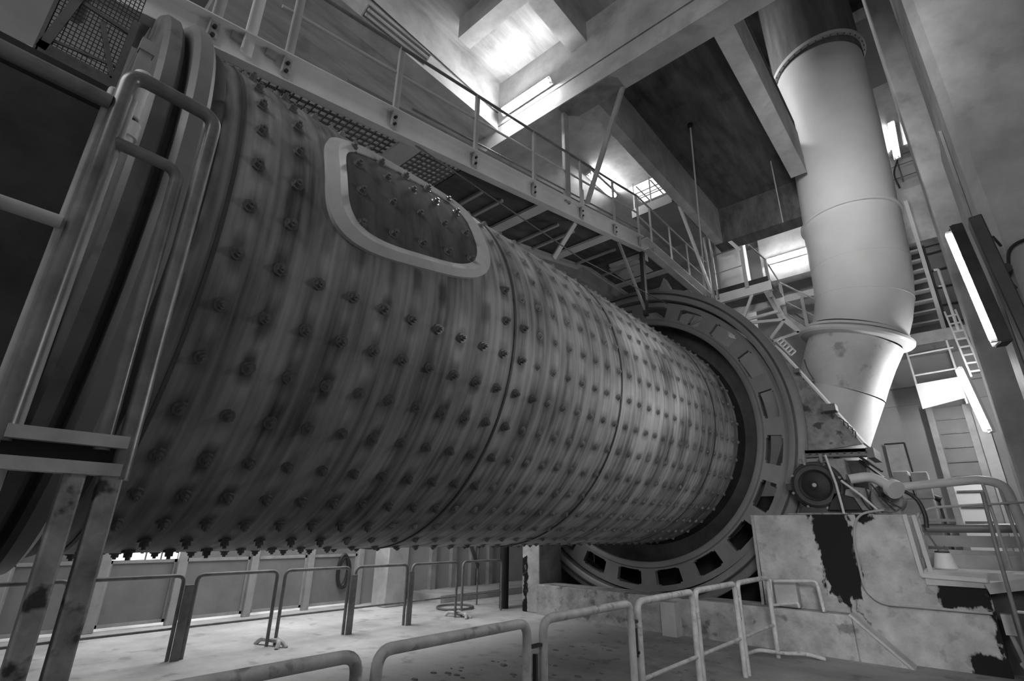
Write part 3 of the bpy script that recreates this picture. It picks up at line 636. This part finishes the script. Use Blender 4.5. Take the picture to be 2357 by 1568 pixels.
TR = [((-3.95, 13, 7.32), (-3.55, 13, 6.66)), ((-3.2, 13, 7.36), (-3.55, 13, 6.66)), ((-3.6, 13, 6.74), (-2.9, 13, 5.98)), ((-3.45, 13, 6.72), (-2.8, 13.5, 6.95)), ((-3.5, 13, 6.64), (-2.55, 13, 6.5)),
      ((-2.99, 13, 6.04), (-2.6, 13, 6.45)), ((-2.6, 13, 6.5), (-2.3, 13, 6.1)), ((-2.95, 13, 6.0), (-2.3, 13, 6.1)), ((-2.8, 13.9, 7.0), (-2.3, 13.2, 6.15)), ((-4.6, 13, 7.35), (-4.95, 13, 6.95)), ((-4.95, 13, 6.95), (-4.3, 13, 7.1))]
for a, b in TR: m = M(); m.bar(a, b, .07, .05, up=(0, 1, 0)); part('truss_bar', 'chan', m)
m = M(); m.box(-3.3, -1.5, 14.9, 15.05, 7.72, 7.92); single('steel_beam', m, 'light_steel', 'pale horizontal steel beam behind the far stair flight', 'beam')
m = M(); m.lathe([(6.9, .40), (7.6, .42), (10.0, .42)], (-3.95, 14.45, 0), (0, 0, 1), 40)
tk = single('silo_pipe', m, 'white', 'white upright round pipe behind the walkway landing', 'pipe', origin=(-3.95, 14.45, 6.9))
m = M(); m.lathe([(7.9, .42), (7.9, .46), (7.98, .46), (7.98, .42)], (-3.95, 14.45, 0), (0, 0, 1), 40); m.build('band', 'mid', tk)
m = M(); m.box(-4.95, -3.9, 10.2, 12.2, 9.0, 9.12); m.box(-4.95, -3.9, 10.12, 10.2, 8.95, 9.2)
hp = single('hanging_platform', m, 'gate', 'grey platform slab high up left of the girder, under the bright gap', 'platform')
m = M()
for x in (-4.9, -4.45, -4.0): m.bar((x, 10.2, 9.1), (x, 10.2, 10.0), .03, .03, up=(0, 1, 0))
m.tube([(-4.9, 10.2, 9.95), (-4.0, 10.2, 9.95)], .014, 6); m.tube([(-4.9, 10.2, 9.55), (-4.0, 10.2, 9.55)], .014, 6); m.build('railing', 'mid', hp)
m = M(); m.tube([(NX + .05, 2.9, 6.02), (NX + .2, 6.4, 5.86), (NX + .3, 9.5, 6.1)], .010, 6)
single('guy_wire', m, 'mid', 'thin wire slanting under the walkway down towards the gear casing', 'wire')

# ================================================================ BARRIERS
def barrier(x, y0, y1, zt, r, mt_, label, group, mid=.40, h=0.0, closed_bottom=False, rr=.09):
    t = thing('barrier_panel', label, 'barrier', (x, (y0 + y1) / 2, h), group)
    m = M(); m.tube(fillet([(x, y0, h), (x, y0, zt), (x, y1, zt), (x, y1, h)], rr), r, 12); m.build('frame', mt_, t)
    if mid: m = M(); m.tube([(x, y0, mid), (x, y1, mid)], r * .62, 10); m.build('mid_rail', mt_, t)
    return t
gN = 'front row of barrier panels'
nr = [(.40, 1.71, 'pale pipe barrier panel nearest the camera at the bottom edge'), (1.83, 3.04, 'second nearest front barrier panel, cut by the bottom edge, dark chips under its rail'),
      (3.22, 4.47, 'front barrier panel in the middle of the row, opposite the mill pit'), (4.60, 5.80, 'front barrier panel beside the low patched curb, ahead of the next two'),
      (5.88, 7.10, 'front barrier panel with slanted lower rail, before the last one'), (7.20, 8.45, 'last front barrier panel, ending against the stained pedestal')]
for i, (a, b, l) in enumerate(nr):
    t = barrier(-2.5, a, b, 1.0, .031, 'rail', l, gN, mid=.40)
    if i < 5:
        nx = nr[i + 1][0]
        m = M(); m.box(-2.515, -2.485, b + .03, nx - .03, .84, .86); m.box(-2.515, -2.485, b + .03, nx - .03, .60, .62); m.bar((-2.5, (b + nx) / 2, .58), (-2.5, (b + nx) / 2, .80), .02, .03, up=(1, 0, 0)); m.build('hinge_clamp', 'dark', t)
m = M(); m.tube(fillet([(-2.85, 8.35, .02), (-2.7, 8.3, .09), (-2.4, 8.42, .07), (-2.2, 8.6, .07), (-2.0, 8.75, .015)], .1), .024, 10); m.build('foot', 'rail', t)
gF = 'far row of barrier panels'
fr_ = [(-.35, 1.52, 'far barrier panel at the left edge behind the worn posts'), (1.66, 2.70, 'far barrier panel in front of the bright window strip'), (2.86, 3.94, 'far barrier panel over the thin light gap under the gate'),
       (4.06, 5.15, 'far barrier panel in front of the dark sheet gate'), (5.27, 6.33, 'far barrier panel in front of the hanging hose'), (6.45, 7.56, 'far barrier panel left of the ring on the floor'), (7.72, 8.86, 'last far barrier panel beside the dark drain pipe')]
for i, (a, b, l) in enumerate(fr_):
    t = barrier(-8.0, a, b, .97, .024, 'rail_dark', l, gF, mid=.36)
    if i in (1, 3, 4):
        m = M(); m.bar((-7.945, b + .065, 0), (-7.945, b + .065, .86), .10, .03, up=(1, 0, 0)); m.build('coupling_plate', 'rail_dark', t)
    if i in (2, 5):
        m = M(); m.tube(fillet([(-8.25, b - .05, .0), (-8.2, b, .07), (-7.8, b + .12, .07), (-7.72, b + .15, .0)], .05), .03, 8); m.tube(fillet([(-8.2, b + .25, .0), (-8.15, b + .2, .07), (-7.75, b + .05, .07), (-7.7, b, .0)], .05), .03, 8); m.build('foot', 'rail', t)
m = M(); m.tube([(-8.85 + .36 * math.cos(2 * PI * i / 32), 8.35 + .40 * math.sin(2 * PI * i / 32), .03) for i in range(32)], .022, 8, closed=True)
single('floor_ring', m, 'mid', 'dark round hoop lying on the dusty floor behind the far barrier', 'hoop')
for (x, y, l) in ((-8.9, 9.05, 'thin dark prop standing behind the last far barrier panel'),):
    m = M(); m.cyl((x, y, 0), (x, y, 1.9), .018, n=8); m.bar((x, y, .78), (x + .1, y - .55, 1.6), .10, .03, up=(1, 0, 0)); single('prop_stand', m, 'mid', l, 'stand')
m = M(); m.cyl((-8.15, 9.12, 0), (-8.15, 9.12, 1.75), .10, n=16); m.cyl((-8.3, 9.3, 0), (-8.3, 9.3, 1.6), .05, n=12)
single('drain_pipe', m, 'black', 'thick black upright pipe against the left concrete pier', 'pipe')
m = M()
m.tube([(-10.755 , 6.75 + .12 * math.cos(2 * PI * i / 24), .70 + .32 * math.sin(2 * PI * i / 24)) for i in range(24)], .035, 8, closed=True)
m.tube([(-10.75, 6.78 + .14 * math.cos(2 * PI * i / 24), .66 + .30 * math.sin(2 * PI * i / 24)) for i in range(24)], .03, 8, closed=True)
single('coiled_hose', m, 'hoseb', 'dark coiled hose hanging on the far gate', 'hose')
m = M(); m.box(-10.4, -9.9, 7.3, 7.85, .0, 1.35); single('grey_cabinet', m, 'conc', 'plain grey cabinet by the far gates right of the coiled hose', 'cabinet', bevel=.02)

# ================================================================ FOREGROUND PLATFORM GUARD
pg = thing('platform_guard', 'worn dark steel guard frame of the platform close to the camera on the left', 'railing', (-1.9, .2, 0))
def gp(n_, mt_, mm, **k): return mm.build(n_, mt_, pg, **k)
m = M(); m.tube(fillet([(-1.9, .125, 1.80), (-1.9, .125, 3.075), (-1.9, .40, 3.075), (-1.9, .405, 1.72)], .055, 8), .026, 14); gp('top_loop', 'guard_fg', m)
m = M(); m.tube(fillet([(-1.9, .14, 2.79), (-1.9, .335, 2.79), (-1.9, .345, 1.80)], .05, 8), .021, 14); gp('lower_loop', 'guard_fg', m)
m = M(); m.bar((-1.93, .120, 1.30), (-1.93, .125, 3.0), .085, .05, up=(1, 0, 0)); gp('post', 'guard_post', m, bevel=.012)
m = M(); m.bar((-1.96, -1.9, 2.98), (-1.96, .11, 2.97), .05, .07); gp('toe_channel', 'dark', m)
m = M(); m.tube([(-1.9, -1.9, 2.93), (-1.9, .10, 2.925)], .026, 12); gp('handrail', 'guard_fg', m)
m = M(); m.tube([(-1.9, -1.9, 2.45), (-1.9, .09, 2.45)], .021, 12); gp('knee_rail', 'guard_post', m)
m = M(); m.bar((-1.89, .13, 1.825), (-1.89, .40, 1.825), .05, .035); m.bar((-1.89, .13, 1.745), (-1.89, .40, 1.745), .05, .035); gp('edge_channel', 'guard_post', m)
m = M(); m.bar((-1.91, .13, 1.785), (-1.91, .40, 1.785), .02, .05); gp('shaded_web', 'black', m)  # web coloured black for the shade inside the channel
m = M(); m.bar((-1.9, .385, 0), (-1.9, .385, 1.74), .055, .05, up=(1, 0, 0)); gp('leg', 'rusty', m, bevel=.006)
m = M(); m.bar((-1.9, .30, 0), (-1.9, .30, 1.74), .05, .05, up=(1, 0, 0)); gp('leg', 'rusty', m, bevel=.006)
m = M(); m.box(-2.7, -1.98, -1.9, .05, 1.70, 1.74); gp('deck', 'grate', m)
# dark bearing housing of the feed end
m = M(); m.box(-7.2, -3.35, -3.4, .19, 0, 3.9); bh = single('bearing_housing', m, 'dark', 'big dark housing behind the worn guard at the left edge', 'machine housing', bevel=.05)
m = M(); m.cyl((-3.6, -1.2, 2.6), (-3.28, -1.2, 2.6), .42, n=32); m.build('cover_plate', 'mid', bh, bevel=.02)
m = M(); m.prism([(-6.6, 1.9), (-6.3, 1.36), (-4.4, 1.34), (-3.95, 1.6), (-3.8, 2.3)], 'y', -2.0, .27); m.build('shade_block', 'dark', bh)  # added dark block standing for shade on the drum's lower end
m = M(); m.cyl((-3.4, -1.2, 2.6), (-3.22, -1.2, 2.6), .2, n=32); m.build('cap', 'dark', bh, bevel=.01)
m = M(); m.bar((-3.3, -2.6, 3.25), (-3.3, -.12, 2.95), .06, .10); m.build('ledge', 'mid', bh)
# mesh screen and post above it
ms = thing('mesh_screen', 'dark framed wire mesh screen at the upper left corner', 'screen', (-3.9, 0, 3.9))
m = M()
for i in range(17): y = -.21 + i * .025; m.bar((-3.9, y, 4.5), (-3.9, y + .0, 5.45), .006, .006, up=(1, 0, 0))
for i in range(27): z = 4.5 + i * .035; m.bar((-3.9, -.21, z), (-3.9, .19, z), .004, .004)
m.build('wire_mesh', 'mesh_wire', ms, smooth=False)
m = M(); m.bar((-3.9, .185, 3.9), (-3.9, .185, 5.05), .04, .05, up=(1, 0, 0)); m.bar((-3.9, -.22, 3.9), (-3.9, -.225, 5.45), .02, .03, up=(1, 0, 0))
m.bar((-3.9, -.22, 4.55), (-3.9, .2, 4.62), .012, .02); m.bar((-3.9, -.22, 4.98), (-3.9, .2, 4.94), .015, .03); m.bar((-3.9, -.2, 4.45), (-3.9, -.08, 5.4), .05, .03, up=(1, 0, 0)); m.bar((-3.9, .02, 4.9), (-3.9, .17, 4.5), .03, .03, up=(1, 0, 0)); m.bar((-3.9, -.22, 4.46), (-3.9, .2, 4.46), .03, .10); m.build('frame', 'mid', ms)
m = M(); m.bar((-3.0, .22, 3.6), (-3.0, .225, 4.15), .06, .03, up=(1, 0, 0)); m.bar((-3.0, .225, 4.1), (-3.0, .225, 4.18), .075, .05, up=(1, 0, 0))
single('stub_post', m, 'steel', 'short pale post with dark cap beside the drum end flange', 'post')
bc = thing('limit_switch', 'small white cylindrical switch beside the drum flange behind the pipe loop', 'switch', (-2.95, .27, 3.45))
m = M(); m.cyl((-2.95, .245, 3.62), (-2.95, .245, 3.92), .045, n=20); m.build('body', 'white', bc, bevel=.005)
m = M(); m.cyl((-2.95, .262, 3.50), (-2.95, .262, 3.59), .045, n=20); m.cyl((-2.95, .262, 3.46), (-2.95, .262, 3.50), .03, n=20); m.build('cap', 'white', bc)
m = M(); m.cyl((-2.95, .25, 3.59), (-2.95, .25, 3.62), .025, n=16); m.bar((-2.90, .215, 3.68), (-2.90, .215, 3.82), .012, .02, up=(1, 0, 0)); m.build('slot', 'dark', bc)

# ================================================================ PEDESTAL, CURB, BEARING
m = M(); m.prism([(-2.83, -.2), (-2.83, 1.87), (-.80, 1.87), (-.76, 1.06), (-.12, 1.06), (-.12, -.2)], 'y', 9.3, 11.6)
ped = single('bearing_pedestal', m, 'ped', 'stepped concrete pedestal streaked with black oil under the pinion bearing', 'pedestal', smooth=False, origin=(0, 0, 0), bevel=.015)
m = M(); m.bar((-2.84, 9.29, 1.87), (-2.86, 9.29, .55), .03, .04, up=(1, 0, 0)); m.build('edge_angle', 'steel', ped)
m = M(); m.bar((-.77, 9.29, 1.09), (-.12, 9.29, 1.07), .06, .05); m.bar((-.80, 9.29, 1.87), (-.765, 9.29, 1.08), .05, .03, up=(0, 1, 0)); m.bar((-.70, 9.30, 1.86), (-.66, 9.30, 1.10), .05, .03, up=(0, 1, 0)); m.build('edge_angle', 'light_steel', ped)
m = M(); m.box(-7.15, -1.64, 9.0, 9.29, -.1, .55); m.box(-7.15, -2.85, 9.29, 9.6, -.1, .55)
m.prism([(-1.64, -.1), (-1.64, .55), (-.98, -.1)], 'y', 9.0, 9.29)
cu = single('low_curb', m, 'curb', 'low patched concrete curb wall with a sloped end in front of the gear pit', 'curb', smooth=False, origin=(0, 0, 0), bevel=.02)
m = M(); m.bar((-1.66, 9.13, .56), (-.98, 9.13, -.08), .30, .03, up=(.6, 0, .7)); m.build('sloped_cap', 'conc', cu)
m = M(); m.box(-4.35, -4.1, 8.78, 9.0, -.1, .5); m.build('buttress', 'conc', cu)
m = M(); m.box(-7.62, -7.16, 9.1, 9.9, 0, 1.95); m.box(-7.62, -7.4, 9.9, 11.6, 0, 1.95)
single('left_pier', m, 'ped', 'pale concrete pier under the drum at the left end of the curb', 'pier', smooth=False, bevel=.02)
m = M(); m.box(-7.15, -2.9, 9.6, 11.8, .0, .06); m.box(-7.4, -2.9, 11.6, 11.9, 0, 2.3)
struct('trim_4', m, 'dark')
m = M(); m.box(-2.62, -2.30, 9.10, 9.28, .56, .93); single('grey_box', m, 'conc', 'shallow grey box fixed to the pedestal behind the last barrier', 'box', bevel=.02)
gf = thing('pipe_guard', 'small square pipe guard fixed to the front of the pedestal', 'guard', (-2.3, 8.9, .5))
m = M(); m.tube(fillet([(-2.56, 8.95, .92), (-1.98, 8.95, .96), (-1.95, 8.95, .57)], .06), .024, 10); m.build('frame', 'rail', gf)
m = M(); m.tube(fillet([(-2.58, 8.85, .95), (-2.60, 8.85, .60), (-2.25, 8.85, .66), (-2.24, 8.85, .60)], .03), .02, 10); m.build('rung', 'rail', gf)
m = M(); m.tube(fillet([(-1.02, 9.26, 1.93), (-1.36, 9.26, 1.88), (-1.47, 9.26, 1.55), (-1.46, 9.26, .86), (-1.30, 9.26, .70), (-.15, 9.26, .70)], .16), .017, 10)
single('oil_line', m, 'steel', 'thin pipe running down the pedestal face and turning right near the bottom', 'pipe')
# pinion bearing
pb = thing('pinion_bearing', 'greasy split bearing block with a round dark cover on the pedestal', 'bearing', (-1.85, 9.6, 1.87))
c0 = (-1.85, 0, 2.31)
m = M(); m.lathe([(9.45, .0), (9.45, .36), (9.5, .38), (9.9, .38), (9.9, 0)], c0, Y1, 48); m.box(-2.30, -1.40, 9.48, 9.9, 2.25, 2.36); m.box(-2.15, -1.55, 9.5, 9.9, 1.9, 2.3); m.prism([(-2.2, 1.87), (-1.4, 1.87), (-1.5, 2.0), (-2.1, 2.0)], 'y', 9.42, 9.95)
m.build('housing', 'dark', pb, bevel=.01)
m = M(); m.lathe([(9.36, .24), (9.36, .30), (9.39, .33), (9.45, .33)], c0, Y1, 40); m.build('cover_ring', 'dark', pb)
m = M(); m.lathe([(9.33, .02), (9.32, .05), (9.35, .12), (9.35, .13), (9.38, .20), (9.36, .235), (9.40, .25)], c0, Y1, 40, cap=True); m.build('cover', 'black', pb)
m = M(); m.cyl((c0[0], 9.30, c0[2]), (c0[0], 9.345, c0[2]), .03, n=16); m.build('centre_plug', 'steel', pb)
for i in range(8):
    a = 2 * PI * i / 8 + .3; p = V((c0[0] + .355 * math.cos(a), 9.44, c0[2] + .355 * math.sin(a))); m = M(); m.cyl(p, p + V((0, -.04, 0)), .022, n=6); m.build('bolt', 'guardp', pb)
m = M(); m.box(-2.05, -1.65, 9.5, 9.8, 2.66, 2.74); m.box(-2.0, -1.95, 9.48, 9.5, 2.6, 2.8); m.box(-1.75, -1.70, 9.48, 9.5, 2.6, 2.8); m.build('top_clamp', 'guardp', pb, bevel=.01)
m = M(); m.box(-2.35, -1.3, 9.32, 9.9, 1.87, 1.90); m.prism([(-1.62, 1.9), (-1.22, 1.9), (-1.22, 2.25), (-1.45, 2.3)], 'y', 9.5, 9.9); m.build('base_plate', 'guardp', pb, bevel=.01)
m = M(); m.box(-1.62, -1.2, 9.31, 9.9, 1.90, 1.93); m.prism([(-1.75, 1.93), (-1.3, 1.93), (-1.38, 2.12), (-1.62, 2.2)], 'y', 9.36, 9.46); m.build('grease_heap', 'black', pb, bevel=.02)
for x_, z_ in ((-2.24, 2.305), (-1.46, 2.305)):
    for dx_ in (-.05, .04): m = M(); m.cyl((x_ + dx_, 9.52, z_ + .05), (x_ + dx_, 9.52, z_ + .16), .02, n=6); m.build('bolt', 'mid', pb)
m = M(); m.box(-1.72, -1.42, 9.55, 9.96, 2.38, 2.72); m.build('side_cover', 'guardp', pb, bevel=.03)
# big pale elbow pipe and handrail pipe
m = M(); m.tube(fillet([(-1.38, 9.40, 2.38), (-1.10, 9.45, 2.42), (-.84, 9.25, 2.20)], .18, 8), .072, 18)
ep = single('elbow_pipe', m, 'light_steel', 'fat dusty elbow pipe right of the pinion bearing', 'pipe')
m = M(); m.cyl((-.87, 9.27, 2.23), (-.82, 9.22, 2.19), .13, n=28); m.build('flange', 'light_steel', ep)
m = M(); m.tube(fillet([(-.80, 9.8, 2.27), (.12, 9.8, 2.34), (.34, 9.8, 2.26), (.38, 9.8, 1.85), (.42, 9.8, 1.1)], .22, 10), .06, 18)
hr = single('pipe_rail', m, 'light_steel', 'thick pale pipe railing with a rounded corner on the raised platform', 'railing')
m = M(); m.tube(fillet([(-.74, 9.7, 1.3), (-.70, 9.7, 1.88), (-.5, 9.7, 1.97), (.5, 9.75, 2.03)], .1), .018, 10); m.build('mid_rail', 'steel', hr)
for x in (.12, .28): m = M(); m.cyl((x, 9.78, 2.3), (x + .03, 9.78, 1.2), .02, n=10); m.build('baluster', 'steel', hr)
# rods, levers and hoses in front
for a, b, l in (((-1.62, 9.27, 2.75), (-1.52, 9.25, 1.88), 'thin bent rod leaning in front of the pinion bearing'), ((-1.48, 9.3, 2.36), (-1.10, 9.28, 1.93), 'thin rod slanting right below the elbow pipe')):
    m = M(); m.tube([a, ((a[0] + b[0]) / 2 + .02, a[1], (a[2] + b[2]) / 2), b], .018, 8); single('metal_rod', m, 'light_steel', l, 'rod')
hs = [((-1.20, 9.4, 2.25), (-1.18, 9.35, 2.05), (-1.10, 9.35, 1.90)), ((-1.12, 9.4, 2.3), (-1.0, 9.35, 2.05), (-.9, 9.35, 1.92)), ((-1.15, 9.42, 2.2), (-1.22, 9.4, 2.0), (-1.05, 9.35, 1.9)), ((-1.02, 9.4, 2.3), (-1.05, 9.35, 2.1), (-.82, 9.35, 1.95)), ((-1.30, 9.4, 2.2), (-1.25, 9.35, 2.0), (-1.15, 9.35, 1.88))]
for i, h_ in enumerate(hs):
    m = M(); m.tube(fillet(h_, .12), .010, 6); single('thin_hose', m, 'hoseb', 'thin dark hose among the tangle under the elbow pipe', 'hose', group='hoses tangled under the elbow pipe')
m = M(); m.box(-1.20, -.86, 9.65, 9.97, 1.875, 2.12); m.lathe([(9.62, 0), (9.62, .2), (9.95, .22), (9.95, 0)], (-1.0, 0, 2.10), Y1, 28)
single('oil_reducer', m, 'guardp', 'oily cast machine part behind the thin hoses', 'machine part', bevel=.02)
m = M(); m.tube(fillet([(-1.05, 9.55, 2.12), (-.86, 9.55, 2.27), (-.62, 9.55, 2.1), (-.58, 9.52, 1.85), (-.60, 9.5, 1.70)], .2, 8), .028, 12)
single('thick_hose', m, 'hoseb', 'thick black hose arching behind the elbow pipe down to the platform', 'hose')
m = M(); m.box(-1.06, -.82, 11.9, 12.3, 2.2, 2.70); m.box(-.79, -.55, 11.9, 12.3, 2.2, 2.67); m.box(-1.06, -.55, 11.9, 12.3, 0, 2.2); single('control_boxes', m, 'steel', 'pale grey boxes on a stand behind the black linkage', 'cabinet', bevel=.02)
m = M(); m.prism([(-1.66, 2.2), (-1.25, 2.2), (-1.2, 2.72), (-1.6, 2.74)], 'y', 10.05, 10.4); m.bar((-1.28, 10.02, 2.72), (-1.0, 9.9, 2.42), .04, .03); m.bar((-1.25, 9.9, 2.76), (-.98, 9.7, 2.5), .03, .03)
single('drive_linkage', m, 'dark', 'black greasy linkage behind the elbow pipe, under the guard flange', 'linkage')
# ================================================================ RAISED PLATFORM AT THE RIGHT
m = M(); m.box(-.74, 1.6, 9.35, 10.3, 1.07, 1.16); m.box(-.74, -.1, 9.28, 9.35, .98, 1.14); struct('floor_platform', m, 'conc')
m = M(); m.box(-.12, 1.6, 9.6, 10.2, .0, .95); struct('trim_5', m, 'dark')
m = M(); m.box(-.74, 1.6, 10.35, 10.5, 1.10, 1.34); m.box(-.74, 1.6, 10.5, 10.6, 1.34, 1.40); single('low_sill', m, 'conc', 'low dusty sill across the back of the raised platform', 'sill')
m = M(); m.box(-.74, 1.6, 10.7, 10.85, 1.44, 1.60); single('long_pale_beam', m, 'conc', 'pale horizontal beam behind the bucket, under the dark round pipe', 'beam')
m = M(); m.cyl((-.74, 10.75, 1.70), (1.6, 10.75, 1.72), .065, n=20); pp = single('long_pipe', m, 'gear', 'dark horizontal pipe behind the raised platform', 'pipe')
m = M(); m.box(-.72, -.30, 10.6, 10.8, 1.80, 1.84); m.build('bracket_plate', 'conc', pp)
bk = thing('grease_bucket', 'pale grease bucket with a brush handle on the raised platform', 'bucket', (-.52, 9.85, 1.16))
m = M(); m.lathe([(0, .0), (0, .125), (.01, .135), (.20, .095), (.21, .10), (.195, .085), (.05, .11)], (-.52, 9.85, 1.16), (0, 0, 1), 32); m.build('body', 'white', bk)
m = M(); m.lathe([(.17, 0), (.19, .09), (.23, .085), (.25, .0)], (-.52, 9.85, 1.16), (0, 0, 1), 20); m.build('grease', 'dark', bk)
m = M(); m.tube([(-.54, 9.85, 1.38), (-.62, 9.82, 1.60), (-.66, 9.80, 1.74)], .013, 8); m.build('brush_handle', 'mid', bk)
m = M(); m.tube([(-.47, 9.85, 1.36), (-.48, 9.85, 1.46)], .008, 6); m.tube([(-.45, 9.85, 1.36), (-.455, 9.85, 1.45)], .008, 6); m.build('stick', 'mid', bk)
m = M(); m.tube([(.08, 8.6, 2.10), (.06, 8.6, 1.4), (.055, 8.6, .42), (.05, 8.6, 0)], .022, 12)
ps = single('metal_pole', m, 'mid', 'tall dark slanting pole standing in front of the raised platform', 'pole')
m = M(); m.tube([(.06, 8.6, .8), (.5, 8.7, .8)], .016, 8); m.tube([(.055, 8.6, .42), (.5, 8.7, .42)], .016, 8); m.build('rung', 'steel', ps)
m = M(); m.bar((-.13, 9.2, .98), (.5, 9.0, 1.13), .03, .12); single('slanted_beam', m, 'steel', 'grey slanted flat bar right of the pedestal under the platform', 'bar')
m = M(); m.box(-.08, .02, 9.05, 9.2, .50, .72); m.cyl((-.03, 9.1, .5), (.02, 9.05, .22), .025, n=12); m.cyl((.0, 8.9, .24), (.14, 8.7, -.0), .035, n=12); single('hydraulic_jack', m, 'steel', 'small grey jack rod beside the pedestal corner at the right edge', 'jack')
m = M(); m.bar((-.46, 12.6, 0), (-.52, 12.6, 2.25), .04, .04, up=(0, 1, 0)); m.cyl((-.62, 12.6, 2.3), (-.48, 12.6, 2.22), .06, n=14)
single('valve_stand', m, 'dark', 'dark valve on a thin stem behind the thick black hose', 'valve')
# ribbed sheet door, white board, ladders and stair behind
rd = thing('ribbed_door', 'tall narrow grey door with many horizontal ribs beyond the bearing', 'door', (-.02, 14.9, 0))
m = M(); m.box(-.40, .30, 14.88, 14.95, 2.75, 4.3); m.build('panel', 'gate', rd)
m = M(); m.box(-.40, .30, 14.90, 14.95, 0, 2.72); m.build('lit_panel', 'signlit', rd)
for i in range(13):
    z = .3 + i * .31; m = M(); m.box(-.27, .22, 14.84, 14.9, z, z + .035); m.build('rib', 'mid', rd)
m = M(); m.box(-.42, -.30, 14.82, 14.96, 0, 4.32); m.box(.22, .34, 14.82, 14.96, 0, 4.32); m.build('side_rail', 'steel', rd)
m = M(); m.box(-.9, -.62, 14.96, 15.1, 0, 2.45); single('dark_panel', m, 'mid', 'dark panel left of the ribbed door', 'panel')
m = M(); m.box(.36, .56, 14.9, 15.0, 0, 4.2); single('grey_post', m, 'light_steel', 'flat pale post right of the ribbed door', 'post')
m = M(); m.prism([(-.45, 4.74), (.30, 4.78), (.31, 4.32), (-.44, 4.18)], 'y', 14.10, 14.14)
wb = single('white_board', m, 'signlit', 'glaring white board hung on the platform railing', 'board', smooth=False)
sr = thing('gallery_railing', 'thin white railing of the small gallery behind the white board', 'railing', (0, 14.1, 4.2))
for x0, x1 in ((-.46, -.42), (.28, .31)): m = M(); m.tube([(x1, 14.16, 4.2), (x0, 14.16, 5.63)], .022, 8); m.build('post', 'white', sr)
for z in (5.42, 4.95): m = M(); m.tube([(-.45, 14.16, z), (.36, 14.16, z + .03)], .02, 8); m.build('rail', 'white', sr)
m = M(); m.box(-1.3, .75, 14.2, 15.2, 5.62, 5.92); struct('floor_gallery', m, 'steel')
m = M(); m.box(-1.3, .75, 14.18, 14.22, 5.40, 5.62); struct('trim_6', m, 'mid')
ld = thing('cat_ladder', 'narrow white cage ladder hanging beside the square column', 'ladder', (.46, 13, 4.5))
for dx in (0, .17): m = M(); m.bar((.36 + dx, 13, 5.9), (.46 + dx, 13, 4.5), .03, .05, up=(0, 1, 0)); m.build('stile', 'white', ld)
for i in range(8): z = 4.6 + i * .17; x = .455 - (z - 4.5) * .071; m = M(); m.bar((x, 13, z), (x + .17, 13, z), .025, .03); m.build('rung', 'white', ld)
st_ = thing('steep_stair', 'steep white stair with open treads right of the duct', 'stair', (.0, 15, 5.95))
m = M(); m.box(.28, .36, 14.95, 15.1, 5.95, 9.7); m.build('stringer', 'white', st_)
for i in range(13): z = 6.1 + i * .28; m = M(); m.box(-.75, .28, 14.98 + .02 * i, 15.2 + .02 * i, z, z + .04); m.build('tread', 'white', st_)
m = M(); m.tube(fillet([(.42, 14.0, 7.25), (.50, 14.0, 7.25), (.52, 14.0, 5.75)], .1), .03, 10); m.tube(fillet([(.42, 14.0, 6.85), (.52, 14.0, 6.83)], .05), .02, 8); m.build('handrail', 'white', st_)
m = M()
for i in range(8):
    for j in range(3): m.box(.42 + j * .42, .80 + j * .42, 15.6, 15.75, 6.0 + i * .48, 6.42 + i * .48)
br = single('block_wall', m, 'gate', 'grey wall of large blocks behind the steep stair', 'wall', bevel=.02)
m = M(); m.box(.38, .42, 15.3, 15.5, 5.95, 9.6); single('cable_tray', m, 'dark', 'dark upright tray beside the block wall', 'tray')
# gallery rail near the high lamp
gr = thing('high_railing', 'thin railing in front of the high lit gallery', 'railing', (.4, 15.9, 10.9))
for z in (11.05, 11.45, 12.1): m = M(); m.tube([(-.4, 16.05, z), (1.2, 16.05, z + .01)], .014, 6); m.build('rail', 'mid', gr)
m = M(); m.tube([(.42, 16.05, 10.85), (.42, 16.05, 12.1)], .02, 6); m.build('post', 'mid', gr)
m = M(); m.tube(fillet([(.45, 15.95, 11.6), (.25, 15.97, 11.2), (.30, 15.98, 10.7)], .2), .022, 8); single('drooping_cable', m, 'hoseb', 'black cable drooping below the high gallery lamp', 'cable')
# wall panel board behind bearing
m = M(); m.box(-1.35, -.98, 15.08, 15.16, 2.9, 3.6); nb = single('notice_panel', m, 'steel', 'grey framed panel on the wall right of the guard flange', 'panel')
m = M(); m.bar((-1.36, 15.07, 3.62), (-.97, 15.07, 3.62), .03, .03); m.bar((-.97, 15.07, 3.62), (-.95, 15.07, 2.9), .03, .03, up=(0, 1, 0)); m.build('frame', 'black', nb)
m = M(); m.lathe([(12.4, .0), (12.4, .30), (12.7, .36), (13.8, .36)], (-.95, 0, 2.05), Y1, 36); single('motor', m, 'mid', 'round grey motor body behind the hoses', 'motor')
# wet dirt lumps on the floor in front of the curb, countless
m = M(); rnd = random.Random(3)
for i in range(230):
    y = rnd.uniform(2.3, 6.0) if i % 3 else rnd.uniform(6, 8.6); x = -2.7 - rnd.random() * 2.6; r = rnd.uniform(.010, .042)
    pts = []; 
    for (ax0, h) in ((1.0, 0), (.7, .45)):
        for k in range(6):
            a = k * PI / 3 + rnd.uniform(-.3, .3); pts.append((x + math.cos(a) * r * ax0 * 1.5, y + math.sin(a) * r * ax0, r * h * .8 + .001))
    m.add(pts, [(k, (k + 1) % 6, 6 + (k + 1) % 6, 6 + k) for k in range(6)] + [tuple(range(6, 12))])
single('dirt_lumps', m, 'dirt', 'scattered lumps of dried dirt over the floor behind the front barriers', 'dirt', kind='stuff')
